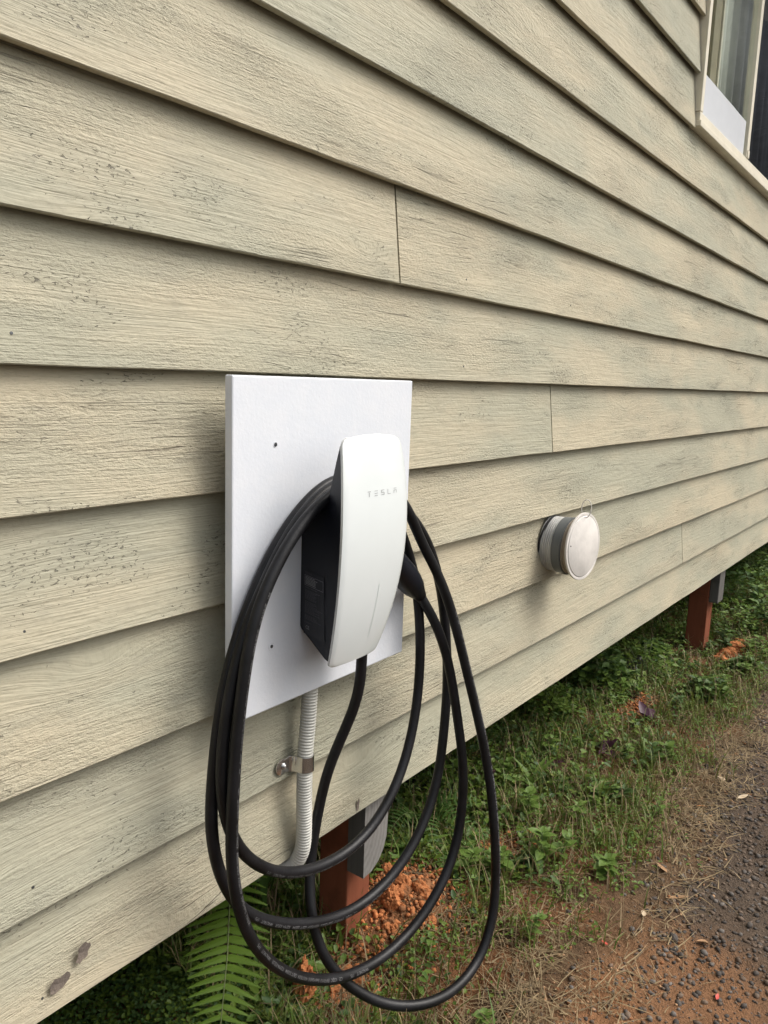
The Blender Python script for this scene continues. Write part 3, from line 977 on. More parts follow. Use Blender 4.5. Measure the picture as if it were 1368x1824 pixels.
# gland where the cable leaves the housing, and the plug parked in the holster on the right flank
gl_p = cp[0]
under(charger, lathe('cable_gland', [(0, 0.0125), (0.012, 0.0125), (0.014, 0.0105), (0.022, 0.0098)], tuple(cp[0] + np.array([0, 0, 0.010])), tuple(cT[3]), M['body'], None, 24))
end = Vector(cp[-1]); ed = Vector(cp[-1] - cp[-8]).normalized()
hd = Vector((1.020, -0.085, 0.845)) 
ax = (hd - end)
Lh = ax.length
prof = [(0.0, 0.0094), (0.004, 0.0115), (0.012, 0.0128), (0.026, 0.0165), (0.042, 0.0205), (0.060, 0.0228), (0.085, 0.0238), (0.110, 0.0225), (Lh, 0.021)]
under(charger, lathe('plug', prof, tuple(end - ax.normalized() * 0.006), tuple(ax), M['body'], None, 32))
under(charger, box('holster', (0.955, -0.112, 0.815), (1.012, -0.052, 0.880), M['body'], None, 0.010, 3))

# ---------------------------------------------------------------- conduit and clamp
cond = thing('flexible_conduit', 'pale grey corrugated conduit dropping from the white board to under the wall', 'conduit', (0.895, -0.018, 0.36))
cpts = [(0.912, -0.0165, 0.76), (0.909, -0.0165, 0.70), (0.906, -0.0170, 0.635), (0.900, -0.0185, 0.572), (0.894, -0.0195, 0.521), (0.8935, -0.0195, 0.446), (0.8945, -0.0195, 0.385), (0.893, -0.017, 0.350), (0.888, -0.004, 0.322), (0.880, 0.020, 0.312), (0.872, 0.050, 0.316), (0.866, 0.085, 0.340), (0.862, 0.11, 0.40), (0.86, 0.12, 0.47)]
pp = smooth_path(resample(catmull(cpts, 8), 0.0010), 60)
ph = np.arange(len(pp)) % 5
rad = np.array([0.0112, 0.0128, 0.0134, 0.0132, 0.0118])[ph]
tb = tube('tube', pp, rad, M['conduit'], None, 24)
under(cond, tb)
clamp = thing('pipe_clamp', 'shiny zinc saddle clamp screwed to the wall round the pale conduit', 'clamp', (0.884, -0.006, 0.509))
cz = 0.509
cx, cy, cr = 0.8945, -0.0195, 0.0145
arc = []
arc.append((0.858, -0.0022)); arc.append((0.8735, -0.0030)); arc.append((0.8765, -0.0055)); arc.append((0.8785, -0.012))
for k in range(13):
    a = math.pi - 0.35 + (-math.pi + 0.2) * -1 * k / 12
    a = math.pi * 1.05 + (math.pi * 0.98) * k / 12
    arc.append((cx + cr * math.cos(a), cy + cr * math.sin(a)))
arc.append((cx + cr, -0.008)); arc.append((cx + cr + 0.0005, -0.001))
hw = 0.0135
v, f = [], []
for i, (x, y) in enumerate(arc):
    h = hw * (0.70 if i == 0 else 1.0)
    for zz in (cz - h, cz + h):
        v.append((x, y, zz - (0.001 if i < 3 else 0)))
for i in range(len(arc) - 1):
    f.append((2 * i, 2 * i + 2, 2 * i + 3, 2 * i + 1))
st = mesh_obj('strap', v, f, M['zinc'], None, False)
sm = st.modifiers.new('thick', 'SOLIDIFY'); sm.thickness = 0.0012; sm.offset = 0
bv = st.modifiers.new('soft', 'BEVEL'); bv.width = 0.0004; bv.segments = 2
under(clamp, st)
lug = lathe('lug', [(0, 0.0135), (0.0012, 0.0135), (0.0014, 0.013)], (0.858, -0.0016, cz - 0.001), (0, -1, 0), M['zinc'], None, 28)
under(clamp, lug)
under(clamp, lathe('washer', [(0, 0.0056), (0.0010, 0.0056), (0.0014, 0.0050)], (0.862, -0.0032, cz - 0.001), (0, -1, 0), M['zinc'], None, 24))
under(clamp, lathe('screw_head', [(0, 0.0036), (0.0016, 0.0034), (0.0022, 0.0026), (0.0020, 0.0014), (0.0012, 0.0012)], (0.862, -0.0046, cz - 0.001), (0, -1, 0), M['zinc'], None, 20))

# ---------------------------------------------------------------- capped pipe further along the wall
pipe = thing('capped_vent_pipe', 'short vent pipe with grey band and loose white round cap on the wall', 'vent pipe', (1.845, 0, 0.733))
AX = (1.845, 0.012, 0.733)
ad = (0.0, -1.0, -0.02)
pf = []
for k in range(7):
    a0 = k * 0.0052
    pf += [(a0, 0.0665), (a0 + 0.0018, 0.0700), (a0 + 0.0038, 0.0700), (a0 + 0.0051, 0.0665)]
under(pipe, lathe('hole_shade_ring', [(0.0, 0.0715), (0.0050, 0.0725), (0.0055, 0.069)], AX, (0.0, -1.0, -0.12), M['hole'], None, 48))  # dark ring stands in for the shadow where the pipe enters the boards
under(pipe, lathe('ribbed_sleeve', pf, AX, ad, M['sleeve'], None, 64))
under(pipe, lathe('grey_band', [(0.0366, 0.0690), (0.0368, 0.0716), (0.042, 0.0720), (0.056, 0.0720), (0.0570, 0.0735), (0.0600, 0.0735), (0.0610, 0.0715), (0.0611, 0.066)], AX, ad, M['band'], None, 64))
under(pipe, lathe('pipe_stub', [(0.0612, 0.0690), (0.0645, 0.0690), (0.0647, 0.0655), (0.0860, 0.0655)], AX, ad, M['pvc_tan'], None, 64))
cap_o = (1.8455, -0.0750, 0.736)
cap_d = (-0.10, -1.0, 0.03)
capo = under(pipe, lathe('cap', [(0.0, 0.0835), (0.0005, 0.0850), (0.0045, 0.0850), (0.0052, 0.0842), (0.0053, 0.0795), (0.0046, 0.0785), (0.0046, 0.0770), (0.0062, 0.0762), (0.0066, 0.0755)], cap_o, cap_d, M['pvc_white'], None, 72))
cd = Vector(cap_d).normalized()
for (ax_, az_) in ((-0.0785, 0.012), (0.014, -0.0772), (0.020, 0.076)):
    po = Vector(cap_o) + cd * 0.0048 + Vector((ax_, 0, az_))
    under(pipe, lathe('rivet', [(0, 0.0018), (0.0008, 0.0016), (0.0012, 0.0008)], po, cap_d, M['hole'], None, 10))
lp = []
base = Vector(cap_o) + cd * 0.004 + Vector((0.0, 0, 0.0755))
for k in range(25):
    a = 2 * math.pi * (k / 24) - math.pi / 2
    lp.append(tuple(base + Vector((0.0050 * math.cos(a) - 0.002, -0.002 - 0.0105 * math.cos(a), 0.022 + 0.021 * math.sin(a) * (1 if math.sin(a) > 0 else 1.15)))))
under(pipe, tube('string_loop', np.array(lp), 0.0011, M['pvc_white'], None, 6))

# ---------------------------------------------------------------- vegetation and litter on the ground
def bare_patch(x, y):
    """1 where the orange soil lies open"""
    b = 1.25 * np.exp(-((x - 1.28) / 0.16) ** 2 - ((y - 0.03) / 0.11) ** 2)
    b = b + 0.9 * np.exp(-((x - 1.62) / 0.09) ** 2 - ((y + 0.03) / 0.06) ** 2)
    b = b + 1.0 * np.exp(-((x - 0.99) / 0.10) ** 2 - ((y + 0.01) / 0.09) ** 2)
    b = b + 0.8 * np.exp(-((x - 2.75) / 0.30) ** 2 - ((y - 0.02) / 0.08) ** 2)
    b = b + 0.9 * np.exp(-((x - 3.72) / 0.15) ** 2 - ((y + 0.06) / 0.07) ** 2)
    return b
def green_w(x, y):
    n = fbm(x * 5 + 2, y * 5 + 8)
    edge = 1 / (1 + np.exp(((-y) - 0.270 - (n - 0.47) * 0.22) / 0.025))
    return edge * np.clip(1.15 - bare_patch(x, y) * 1.5, 0, 1) * np.clip((n - 0.26) * 4.5, 0.10, 1)
def straw_w(x, y):
    n = fbm(x * 6 + 12, y * 6 + 1)
    d = -y + (n - 0.47) * 0.2
    w = np.exp(-((d - 0.34) / 0.09) ** 2) + 0.35 * np.exp(-((d - 0.05) / 0.18) ** 2)
    fore = np.exp(-((x - 1.18) / 0.16) ** 2 - ((y + 0.40) / 0.09) ** 2)
    return np.clip(w * np.clip((n - 0.22) * 4, 0, 1) * (1 - 0.9 * fore), 0, 1)
def scatter(n, wfun, x0, x1, y0, y1, power=1.6):
    """points denser towards the near end"""
    xs_, ys_ = [], []
    got = 0
    while got < n:
        m = n * 3
        x = x0 + (x1 - x0) * nr.random(m) ** power
        y = y0 + (y1 - y0) * nr.random(m)
        k = nr.random(m) < wfun(x, y)
        xs_.append(x[k]); ys_.append(y[k]); got += int(k.sum())
    return np.concatenate(xs_)[:n], np.concatenate(ys_)[:n]
def big_mesh(name, v, f, mats, idx=None, smooth=False, kind='stuff', label=None, cat=None):
    me = bpy.data.meshes.new(name)
    nv, nf, k = len(v), len(f), f.shape[1]
    me.vertices.add(nv); me.vertices.foreach_set('co', v.astype(np.float32).ravel())
    me.loops.add(nf * k); me.loops.foreach_set('vertex_index', f.astype(np.int32).ravel())
    me.polygons.add(nf); me.polygons.foreach_set('loop_start', np.arange(nf, dtype=np.int32) * k)
    for m in mats:
        me.materials.append(m)
    if idx is not None:
        me.polygons.foreach_set('material_index', np.asarray(idx, dtype=np.int32))
    if smooth:
        me.polygons.foreach_set('use_smooth', np.ones(nf, dtype=bool))
    me.update(calc_edges=True)
    o = link(bpy.data.objects.new(name, me))
    return tag(o, label, cat, None, kind)
def blades(name, n, wfun, box_, hmin, hmax, wid, lean, mats, label, cat, flat=False, lift=0.0, power=1.6):
    x, y = scatter(n, wfun, *box_, power=power)
    z = ground_z(x, y) + lift
    az = nr.random(n) * 2 * np.pi
    L = hmin + (hmax - hmin) * nr.random(n) ** 1.5
    w = wid * (0.6 + 0.8 * nr.random(n))
    SEG = 3
    dirx, diry = np.cos(az), np.sin(az)
    sx, sy = -diry, dirx
    tilt0 = (nr.random(n) * 0.25 + 0.02) if not flat else (1.25 + 0.3 * nr.random(n))
    tilt1 = tilt0 + lean * (0.3 + nr.random(n)) if not flat else tilt0 + (nr.random(n) - 0.3) * 0.6
    sidew = (nr.random(n) - 0.5) * (0.9 if flat else 0.3)
    pos = np.stack([x, y, z], 1)
    vs = np.zeros((n, (SEG + 1) * 2, 3))
    for s in range(SEG + 1):
        t = s / SEG
        ww = w * (1 - 0.85 * t ** 1.5)
        cx_ = pos[:, 0]; cy_ = pos[:, 1]
        vs[:, 2 * s, 0] = cx_ - sx * ww / 2; vs[:, 2 * s, 1] = cy_ - sy * ww / 2; vs[:, 2 * s, 2] = pos[:, 2]
        vs[:, 2 * s + 1, 0] = cx_ + sx * ww / 2; vs[:, 2 * s + 1, 1] = cy_ + sy * ww / 2; vs[:, 2 * s + 1, 2] = pos[:, 2] + ww * 0.25
        ti = tilt0 + (tilt1 - tilt0) * t
        st = L / SEG
        pos = pos + np.stack([(dirx * np.sin(ti) + sx * sidew * t) * st, (diry * np.sin(ti) + sy * sidew * t) * st, np.cos(ti) * st], 1)
        if flat:
            pos[:, 2] = np.maximum(pos[:, 2], ground_z(pos[:, 0], pos[:, 1]) + 0.001)
    base = (np.arange(n) * (SEG + 1) * 2)[:, None, None]
    fq = np.array([[2 * s, 2 * s + 1, 2 * s + 3, 2 * s + 2] for s in range(SEG)])[None]
    f = (base + fq).reshape(-1, 4)
    idx = np.repeat(nr.integers(0, len(mats), n), SEG)
    return big_mesh(name, vs.reshape(-1, 3), f, mats, idx, True, 'stuff', label, cat)
def leaflets(name, n, wfun, box_, per, size, spread, hmax, mats, label, cat, power=1.6, flatness=0.6):
    """small plants of a few round leaves each, joined as ground cover"""
    x, y = scatter(n, wfun, *box_, power=power)
    z0 = ground_z(x, y)
    N = n * per
    cx_ = np.repeat(x, per); cy_ = np.repeat(y, per); cz_ = np.repeat(z0, per)
    hh = np.repeat(hmax * (0.25 + 0.75 * nr.random(n)), per)
    az = nr.random(N) * 2 * np.pi
    r = spread * np.sqrt(nr.random(N))
    px = cx_ + np.cos(az) * r; py = cy_ + np.sin(az) * r
    pz = np.maximum(cz_, ground_z(px, py)) + hh * (0.2 + 0.8 * nr.random(N))
    L = size * (0.55 + 0.75 * nr.random(N)); W = L * (0.42 + 0.28 * nr.random(N))
    a2 = az + (nr.random(N) - 0.5) * 1.6
    d = np.stack([np.cos(a2), np.sin(a2), (nr.random(N) - 0.45) * (1.6 - flatness)], 1); d /= np.linalg.norm(d, axis=1)[:, None]
    up = np.stack([(nr.random(N) - 0.5) * 0.9, (nr.random(N) - 0.5) * 0.9, np.ones(N)], 1)
    s = np.cross(d, up); s /= np.linalg.norm(s, axis=1)[:, None]
    u = np.cross(s, d)
    P = np.stack([px, py, pz], 1)
    e = lambda a: a[:, None]
    v = np.stack([P, P + d * e(L * .35) + s * e(W * .5) + u * e(W * .16), P + d * e(L * .78) + s * e(W * .34) + u * e(W * .10), P + d * e(L),
                  P + d * e(L * .78) - s * e(W * .34) + u * e(W * .10), P + d * e(L * .35) - s * e(W * .5) + u * e(W * .16), P + d * e(L * .55) - u * e(W * .05)], 1)
    base = (np.arange(N) * 7)[:, None, None]
    tri = np.array([[0, 1, 6], [1, 2, 6], [2, 3, 6], [3, 4, 6], [4, 5, 6], [5, 0, 6]])[None]
    f = (base + tri).reshape(-1, 3)
    idx = np.repeat(np.repeat(nr.integers(0, len(mats), n), per), 6)
    return big_mesh(name, v.reshape(-1, 3), f, mats, idx, True, 'stuff', label, cat)

NEAR = (0.85, 6.6, -0.42, 0.42)
blades('grass', 15000, green_w, NEAR, 0.02, 0.115, 0.0034, 1.6, [M['grass'], M['grass'], M['grass'], M['weed'], M['straw']], 'short mixed green grass along the foot of the house wall', 'grass', power=1.9)
blades('dry_grass', 11000, straw_w, (0.85, 5.5, -0.62, 0.35), 0.02, 0.085, 0.0019, 0.8, [M['straw']], 'dry brown straw lying flat on the soil beside the grass', 'dry grass', True, 0.004, 1.9)
blades('bent_dry_stalks', 2600, lambda x, y: np.clip(straw_w(x, y) + 0.6 * green_w(x, y), 0, 1), (0.9, 4.5, -0.40, 0.30), 0.04, 0.15, 0.0016, 1.7, [M['straw']], 'thin bent dry stalks standing among the green grass', 'dry grass', power=1.9)
leaflets('ground_cover', 7500, green_w, NEAR, 7, 0.0105, 0.022, 0.035, [M['clover'], M['clover'], M['weed']], 'low bright green ground cover in the strip beside the house', 'ground cover', 1.9)
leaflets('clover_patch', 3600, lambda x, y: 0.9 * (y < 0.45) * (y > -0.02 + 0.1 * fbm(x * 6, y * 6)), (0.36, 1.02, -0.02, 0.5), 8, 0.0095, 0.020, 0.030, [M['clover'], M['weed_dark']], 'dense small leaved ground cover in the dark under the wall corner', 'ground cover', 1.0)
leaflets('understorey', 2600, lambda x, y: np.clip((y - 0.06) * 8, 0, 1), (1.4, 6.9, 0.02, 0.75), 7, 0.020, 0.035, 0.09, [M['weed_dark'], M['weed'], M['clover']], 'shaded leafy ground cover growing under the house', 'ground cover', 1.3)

leaflets('leafy_cover', 1700, lambda x, y: green_w(x, y) * np.clip((y + 0.22) * 4, 0, 1), NEAR, 7, 0.021, 0.030, 0.055, [M['weed'], M['weed_dark'], M['clover']], 'broader leaved green ground cover close along the wall foot', 'ground cover', 1.9)

# gravel: stones joined as stuff
def icos(n_var=10):
    bm = bmesh.new(); bmesh.ops.create_icosphere(bm, subdivisions=1, radius=1.0)
    v = np.array([x.co[:] for x in bm.verts]); f = np.array([[q.index for q in p.verts] for p in bm.faces]); bm.free()
    return v, f
IV, IF = icos()
def stones(name, n, wfun, box_, smin, smax, mats, label, cat, power=1.5, sink=0.25, skew=2.2, squash=(0.45, 0.8)):
    x, y = scatter(n, wfun, *box_, power=power)
    r = smin + (smax - smin) * nr.random(n) ** skew
    k = len(IV)
    sc3 = np.stack([1 + 0.4 * (nr.random(n) - .5), 0.75 + 0.4 * (nr.random(n) - .5), squash[0] + (squash[1] - squash[0]) * nr.random(n)], 1)
    vv = IV[None] * (1 + 0.45 * (nr.random((n, k, 1)) - 0.5)) * sc3[:, None] * r[:, None, None]
    a = nr.random(n) * 2 * np.pi; c_, s_ = np.cos(a)[:, None], np.sin(a)[:, None]
    X = vv[:, :, 0] * c_ - vv[:, :, 1] * s_; Y = vv[:, :, 0] * s_ + vv[:, :, 1] * c_
    z = ground_z(x, y) + r * sc3[:, 2] * (1 - 2 * sink)
    v = np.stack([X + x[:, None], Y + y[:, None], vv[:, :, 2] + z[:, None]], -1).reshape(-1, 3)
    f = (np.arange(n)[:, None, None] * k + IF[None]).reshape(-1, 3)
    idx = np.repeat(nr.integers(0, len(mats), n), len(IF))
    return big_mesh(name, v, f, mats, idx, False, 'stuff', label, cat)
def gravel_w(x, y):
    n = fbm(x * 4 + 3, y * 4 + 2)
    d = -y + (x - 1.5) * 0.10 + (n - 0.47) * 0.30
    fore = np.exp(-((x - 1.25) / 0.26) ** 2 - ((y + 0.52) / 0.18) ** 2)
    return np.clip((d - 0.36) * 9, 0.02, 1) * (1 - 0.78 * fore)
stones('gravel', 24000, gravel_w, (1.1, 4.2, -1.05, -0.2), 0.0012, 0.0085, [M['stone1'], M['stone1'], M['stone2'], M['stone2'], M['stone3']], 'dark grey gravel of the drive at lower right', 'gravel', 1.7, 0.36, 3.2)
stones('soil_crumbs', 3200, lambda x, y: np.clip(bare_patch(x, y) * 1.1 - 0.12, 0, 1), (0.85, 4.0, -0.45, 0.25), 0.0018, 0.0085, [M['clod'], M['clod'], M['clod2']], 'orange soil crumbs strewn round the posts', 'soil', 1.5, 0.2, 2.2, (0.6, 0.95))
stones('brown_grit', 3500, lambda x, y: np.clip(straw_w(x, y) + np.exp(-((x - 1.18) / 0.2) ** 2 - ((y + 0.40) / 0.12) ** 2), 0, 1), (0.95, 3.5, -0.75, -0.12), 0.0012, 0.0055, [M['clod2'], M['stone2'], M['deadleaf']], 'fine brown grit between straw and gravel', 'grit', 1.6)

# larger clods, each its own
def clod(x, y, sx, sy, sz, seed, label, group, rotz=0.0, mat='clod', rise=0.3, sub=3, rough=0.5):
    r2 = np.random.default_rng(seed)
    bm = bmesh.new(); bmesh.ops.create_icosphere(bm, subdivisions=sub, radius=1.0)
    off = r2.random(3) * 40
    for v in bm.verts:
        p = np.array(v.co)
        k = 1 + rough * (float(fbm(np.array(p[0] * 1.7 + off[0]), np.array(p[1] * 1.7 + p[2] * 1.3 + off[1]), 4)) - 0.47) * 2
        k += 0.22 * (r2.random() - 0.5)
        v.co = Vector((p[0] * sx * k, p[1] * sy * k, p[2] * sz * k))
    o = from_bm('clay_clod', bm, M[mat], None, False)
    o.location = (x, y, float(ground_z(x, y)) + sz * rise)
    o.rotation_euler = (0, 0, rotz)
    return tag(o, label, 'clod', group)
clod(0.965, 0.035, 0.026, 0.019, 0.042, 3, 'upright orange clay lump lowest in the picture below the cable loops', None, 0.5, rise=0.6, sub=4, rough=0.7)
clod(1.235, 0.035, 0.022, 0.018, 0.020, 4, 'big rounded orange clay clod close to the near red post', None, 0.2, rise=0.7, sub=4, rough=0.7)
r5 = random.Random(21)
for k in range(22):
    a = r5.random() * 6.28; q = r5.random() ** 0.7
    cx_, cy_ = 1.29 + 0.13 * q * math.cos(a), 0.035 + 0.085 * q * math.sin(a)
    if 1.09 < cx_ < 1.21 and cy_ > 0.035:
        continue
    s = 0.008 + 0.011 * r5.random()
    clod(cx_, cy_, s, s * 0.85, s * 0.85, 30 + k, 'small crumbly orange clay clod heaped beside the near post', 'orange clods beside the near post', a, 'clod' if r5.random() > 0.25 else 'clod2', 0.5)
for k in range(7):
    s = 0.007 + 0.010 * r5.random()
    clod(0.93 + 0.13 * r5.random(), -0.10 + 0.12 * r5.random(), s, s * 0.9, s * 0.8, 70 + k, 'small orange clay clod near the bottom edge under the cable', 'orange clods at the bottom edge', r5.random() * 6, 'clod', 0.4)
for k in range(5):
    s = 0.018 + 0.02 * r5.random()
    clod(3.66 + 0.28 * r5.random(), -0.10 + 0.10 * r5.random(), s, s, s * 0.7, 90 + k, 'orange clay clod at the foot of the far post', 'orange clods by the far post', r5.random() * 6, 'clod', 0.2)

# leaves used for single plants
def leaf_mesh(name, L, W, mat, point=0.6, fold=0.25, droop=0.25, n=6):
    v, f = [], []
    for i in range(n + 1):
        t = i / n
        w = W * 0.5 * (math.sin(math.pi * t ** point)) ** 0.8 if 0 < t < 1 else 0.0
        zz = -droop * L * t * t
        v += [(t * L, -w, zz + w * fold), (t * L, 0, zz), (t * L, w, zz + w * fold)]
    for i in range(n):
        b = 3 * i
        f += [(b, b + 3, b + 4, b + 1), (b + 1, b + 4, b + 5, b + 2)]
    me = bpy.data.meshes.new(name)
    me.from_pydata(v, [], f); me.materials.append(mat)
    me.polygons.foreach_set('use_smooth', np.ones(len(me.polygons), dtype=bool))
    return me
LM = {'ovate': leaf_mesh('leaf', 0.030, 0.018, M['weed'], 0.8),
      'round': leaf_mesh('leaf', 0.024, 0.020, M['weed'], 0.9),
      'dark': leaf_mesh('leaf', 0.034, 0.020, M['weed_dark'], 0.8),
      'lance': leaf_mesh('leaf', 0.075, 0.013, M['weed'], 0.75, 0.3, 0.45, 8),
      'pendant': leaf_mesh('leaf', 0.12, 0.020, M['fern_dark'], 0.6, 0.25, 0.5, 8),
      'purple': leaf_mesh('leaf', 0.050, 0.026, M['purple'], 0.8, 0.35, 0.3)}
def put_leaf(parent, me, loc, az, pitch, roll, s):
    o = bpy.data.objects.new('leaf', me)
    COL.objects.link(o); o.parent = parent
    o.location = loc
    o.rotation_euler = (roll, -pitch, az)
    o.scale = (s, s, s)
    return o
def weed(x, y, h, kind, label, group, seed, name='leafy_weed', cat='weed', scale=1.0, pairs=5):
    r2 = random.Random(seed)
    t = thing(name, label, cat, (x, y, float(ground_z(x, y)) - 0.004), group)
    lx, ly = (r2.random() - .5) * 0.5 * h, (r2.random() - .5) * 0.5 * h - 0.1 * h
    path = np.array([(lx * s * s, ly * s * s, h * s) for s in np.linspace(0, 1, 7)])
    v, f = tube_geo(path, np.linspace(0.0016, 0.0007, 7), 5)
    mesh_obj('stem', v, f, M['stem'], t, True)
    a0 = r2.random() * 6.28
    for k in range(pairs):
        s = 0.25 + 0.75 * (k + 0.5) / pairs
        p = (lx * s * s, ly * s * s, h * s)
        for q in (0, 1):
            az = a0 + k * 1.57 + q * math.pi + (r2.random() - .5) * 0.5
            put_leaf(t, LM[kind], p, az, 0.15 + 0.5 * r2.random(), (r2.random() - .5) * 0.5, scale * (1.15 - 0.5 * abs(s - 0.55)) * (0.8 + 0.4 * r2.random()))
    for q in range(3):
        put_leaf(t, LM[kind], (lx, ly, h), a0 + q * 2.1, 0.7, 0, scale * 0.55)
    return t
def rosette(x, y, n, kind, label, group, seed, name, cat, scale=1.0, pitch=0.7):
    r2 = random.Random(seed)
    t = thing(name, label, cat, (x, y, float(ground_z(x, y)) - 0.003), group)
    for k in range(n):
        put_leaf(t, LM[kind], (0, 0, 0.004 + 0.012 * r2.random()), k * 2.4 + r2.random(), pitch * (0.35 + 0.9 * r2.random()), (r2.random() - .5) * 0.6, scale * (0.6 + 0.6 * r2.random()))
    return t
# the ones that stand out
weed(1.78, -0.02, 0.085, 'round', 'tall round leaved weed standing above the bare soil right of the cable', None, 1, scale=1.25, pairs=6)
weed(1.60, -0.135, 0.085, 'ovate', 'pale green weed with pointed leaves right of the outermost cable loop', None, 2, scale=1.2, pairs=6)
weed(1.145, -0.245, 0.035, 'round', 'small bright clover like weed below the lowest cable loop', None, 3, scale=0.8, pairs=3)
weed(0.995, 0.055, 0.045, 'ovate', 'small bright yellow green seedling left of the near red post', None, 4, scale=0.95, pairs=3)
weed(1.20, -0.085, 0.045, 'ovate', 'small green seedling on the orange soil inside the cable loops', None, 5, scale=0.6, pairs=4)
rosette(1.44, 0.13, 7, 'lance', 'broad bladed grass tuft behind the cable beside the grey block', None, 6, 'blade_tuft', 'grass tuft', 1.5, 0.8)
rosette(1.95, 0.06, 8, 'lance', 'tuft of long narrow green blades right of the outer cable strand', None, 7, 'blade_tuft', 'grass tuft', 1.5, 1.0)
rosette(1.84, 0.16, 6, 'purple', 'purple leaved plant behind the two outer cable strands', None, 8, 'purple_plant', 'plant', 1.2, 0.9)
rosette(2.08, 0.075, 6, 'purple', 'dark purple plant in the grass right of the outer cable strand', None, 9, 'purple_plant', 'plant', 1.1, 0.9)
rosette(2.30, -0.02, 6, 'purple', 'purple plant halfway along the strip below the capped pipe', None, 10, 'purple_plant', 'plant', 1.1, 0.9)
rosette(2.62, -0.04, 6, 'purple', 'reddish purple plant farthest along the strip before the far post', None, 12, 'purple_plant', 'plant', 1.3, 0.9)
rosette(1.47, 0.20, 5, 'purple', 'purple plant in the shade just right of the grey block', None, 14, 'purple_plant', 'plant', 0.9, 0.8)
ADJ = {'ovate': 'pointed leaved', 'round': 'round leaved', 'dark': 'dark leaved'}
ZONE = [(1.62, 'behind and beside the cable loops'), (2.15, 'in the strip right of the outer cable strand'), (2.75, 'in the strip below the capped pipe'), (9.0, 'in the strip just before the far post')]
cnt = 0
while cnt < 70:
    x = 1.3 + 2.6 * rng.random() ** 1.4; y = -0.30 + 0.55 * rng.random()
    if rng.random() > float(green_w(np.array(x), np.array(y))):
        continue
    kind = rng.choice(['ovate', 'ovate', 'round', 'dark'])
    zn_ = [zt for (lim, zt) in ZONE if x < lim][0]
    weed(x, y, 0.03 + 0.055 * rng.random(), kind, 'small %s green weed %s' % (ADJ[kind], zn_), '%s weeds %s' % (ADJ[kind], zn_), 100 + cnt, scale=0.7 + 0.65 * rng.random(), pairs=rng.choice([3, 4, 5, 6]))
    cnt += 1
# bushy plants round and beyond the far post, each one crown of leaves on stems
def bush(x, y, r, h, n, label, seed, mats, size):
    r2 = np.random.default_rng(seed)
    z0 = float(ground_z(x, y))
    t = thing('leafy_bush', label, 'bush', (x, y, z0), 'leafy bushes by the far post')
    P = r2.normal(size=(n, 3)); P /= np.linalg.norm(P, axis=1)[:, None]
    P *= (0.45 + 0.55 * r2.random((n, 1)) ** 0.5)
    P[:, :2] *= r; P[:, 2] = np.abs(P[:, 2]) * h
    az = r2.random(n) * 6.28
    d = np.stack([np.cos(az), np.sin(az), r2.random(n) * 0.9 - 0.5], 1); d /= np.linalg.norm(d, axis=1)[:, None]
    up = np.stack([r2.random(n) - .5, r2.random(n) - .5, np.ones(n)], 1)
    s = np.cross(d, up); s /= np.linalg.norm(s, axis=1)[:, None]
    u = np.cross(s, d)
    L = (size * (0.6 + 0.8 * r2.random(n)))[:, None]; W = L * 0.55
    v = np.stack([P, P + d * L * .4 + s * W * .5 + u * W * .12, P + d * L, P + d * L * .4 - s * W * .5 + u * W * .12, P + d * L * .5], 1).reshape(-1, 3)
    f = (np.arange(n)[:, None, None] * 5 + np.array([[0, 1, 4], [1, 2, 4], [2, 3, 4], [3, 0, 4]])[None]).reshape(-1, 3)
    o = mesh_obj('foliage', v, f, mats, t, True, np.repeat(r2.integers(0, len(mats), n), 4))
    for k in range(4):
        q = r2.random(2) - .5
        path = np.array([(q[0] * r * s_, q[1] * r * s_, h * 0.75 * s_) for s_ in np.linspace(0, 1, 4)])
        tube('stem', path, np.linspace(0.003, 0.0015, 4), M['stem'], t, 5)
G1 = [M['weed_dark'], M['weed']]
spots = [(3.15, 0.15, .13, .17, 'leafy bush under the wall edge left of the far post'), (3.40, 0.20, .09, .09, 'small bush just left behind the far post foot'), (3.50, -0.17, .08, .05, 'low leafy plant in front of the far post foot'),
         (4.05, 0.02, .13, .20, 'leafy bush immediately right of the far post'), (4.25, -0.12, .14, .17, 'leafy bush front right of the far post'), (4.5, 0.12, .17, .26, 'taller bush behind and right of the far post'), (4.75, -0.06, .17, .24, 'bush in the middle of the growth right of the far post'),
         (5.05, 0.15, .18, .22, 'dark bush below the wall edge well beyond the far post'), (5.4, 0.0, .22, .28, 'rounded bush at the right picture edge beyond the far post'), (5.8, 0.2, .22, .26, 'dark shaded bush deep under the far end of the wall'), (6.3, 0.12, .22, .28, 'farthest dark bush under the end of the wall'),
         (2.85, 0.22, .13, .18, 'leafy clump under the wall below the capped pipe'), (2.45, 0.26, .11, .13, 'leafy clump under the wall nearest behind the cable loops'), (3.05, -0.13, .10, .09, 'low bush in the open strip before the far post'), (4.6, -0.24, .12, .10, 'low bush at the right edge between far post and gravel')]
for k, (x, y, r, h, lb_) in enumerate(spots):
    bush(x, y, r, h, 420 if k > 2 else 300, lb_, 300 + k, G1 if k % 3 else [M['weed'], M['clover']], 0.024 + 0.008 * (k % 3))

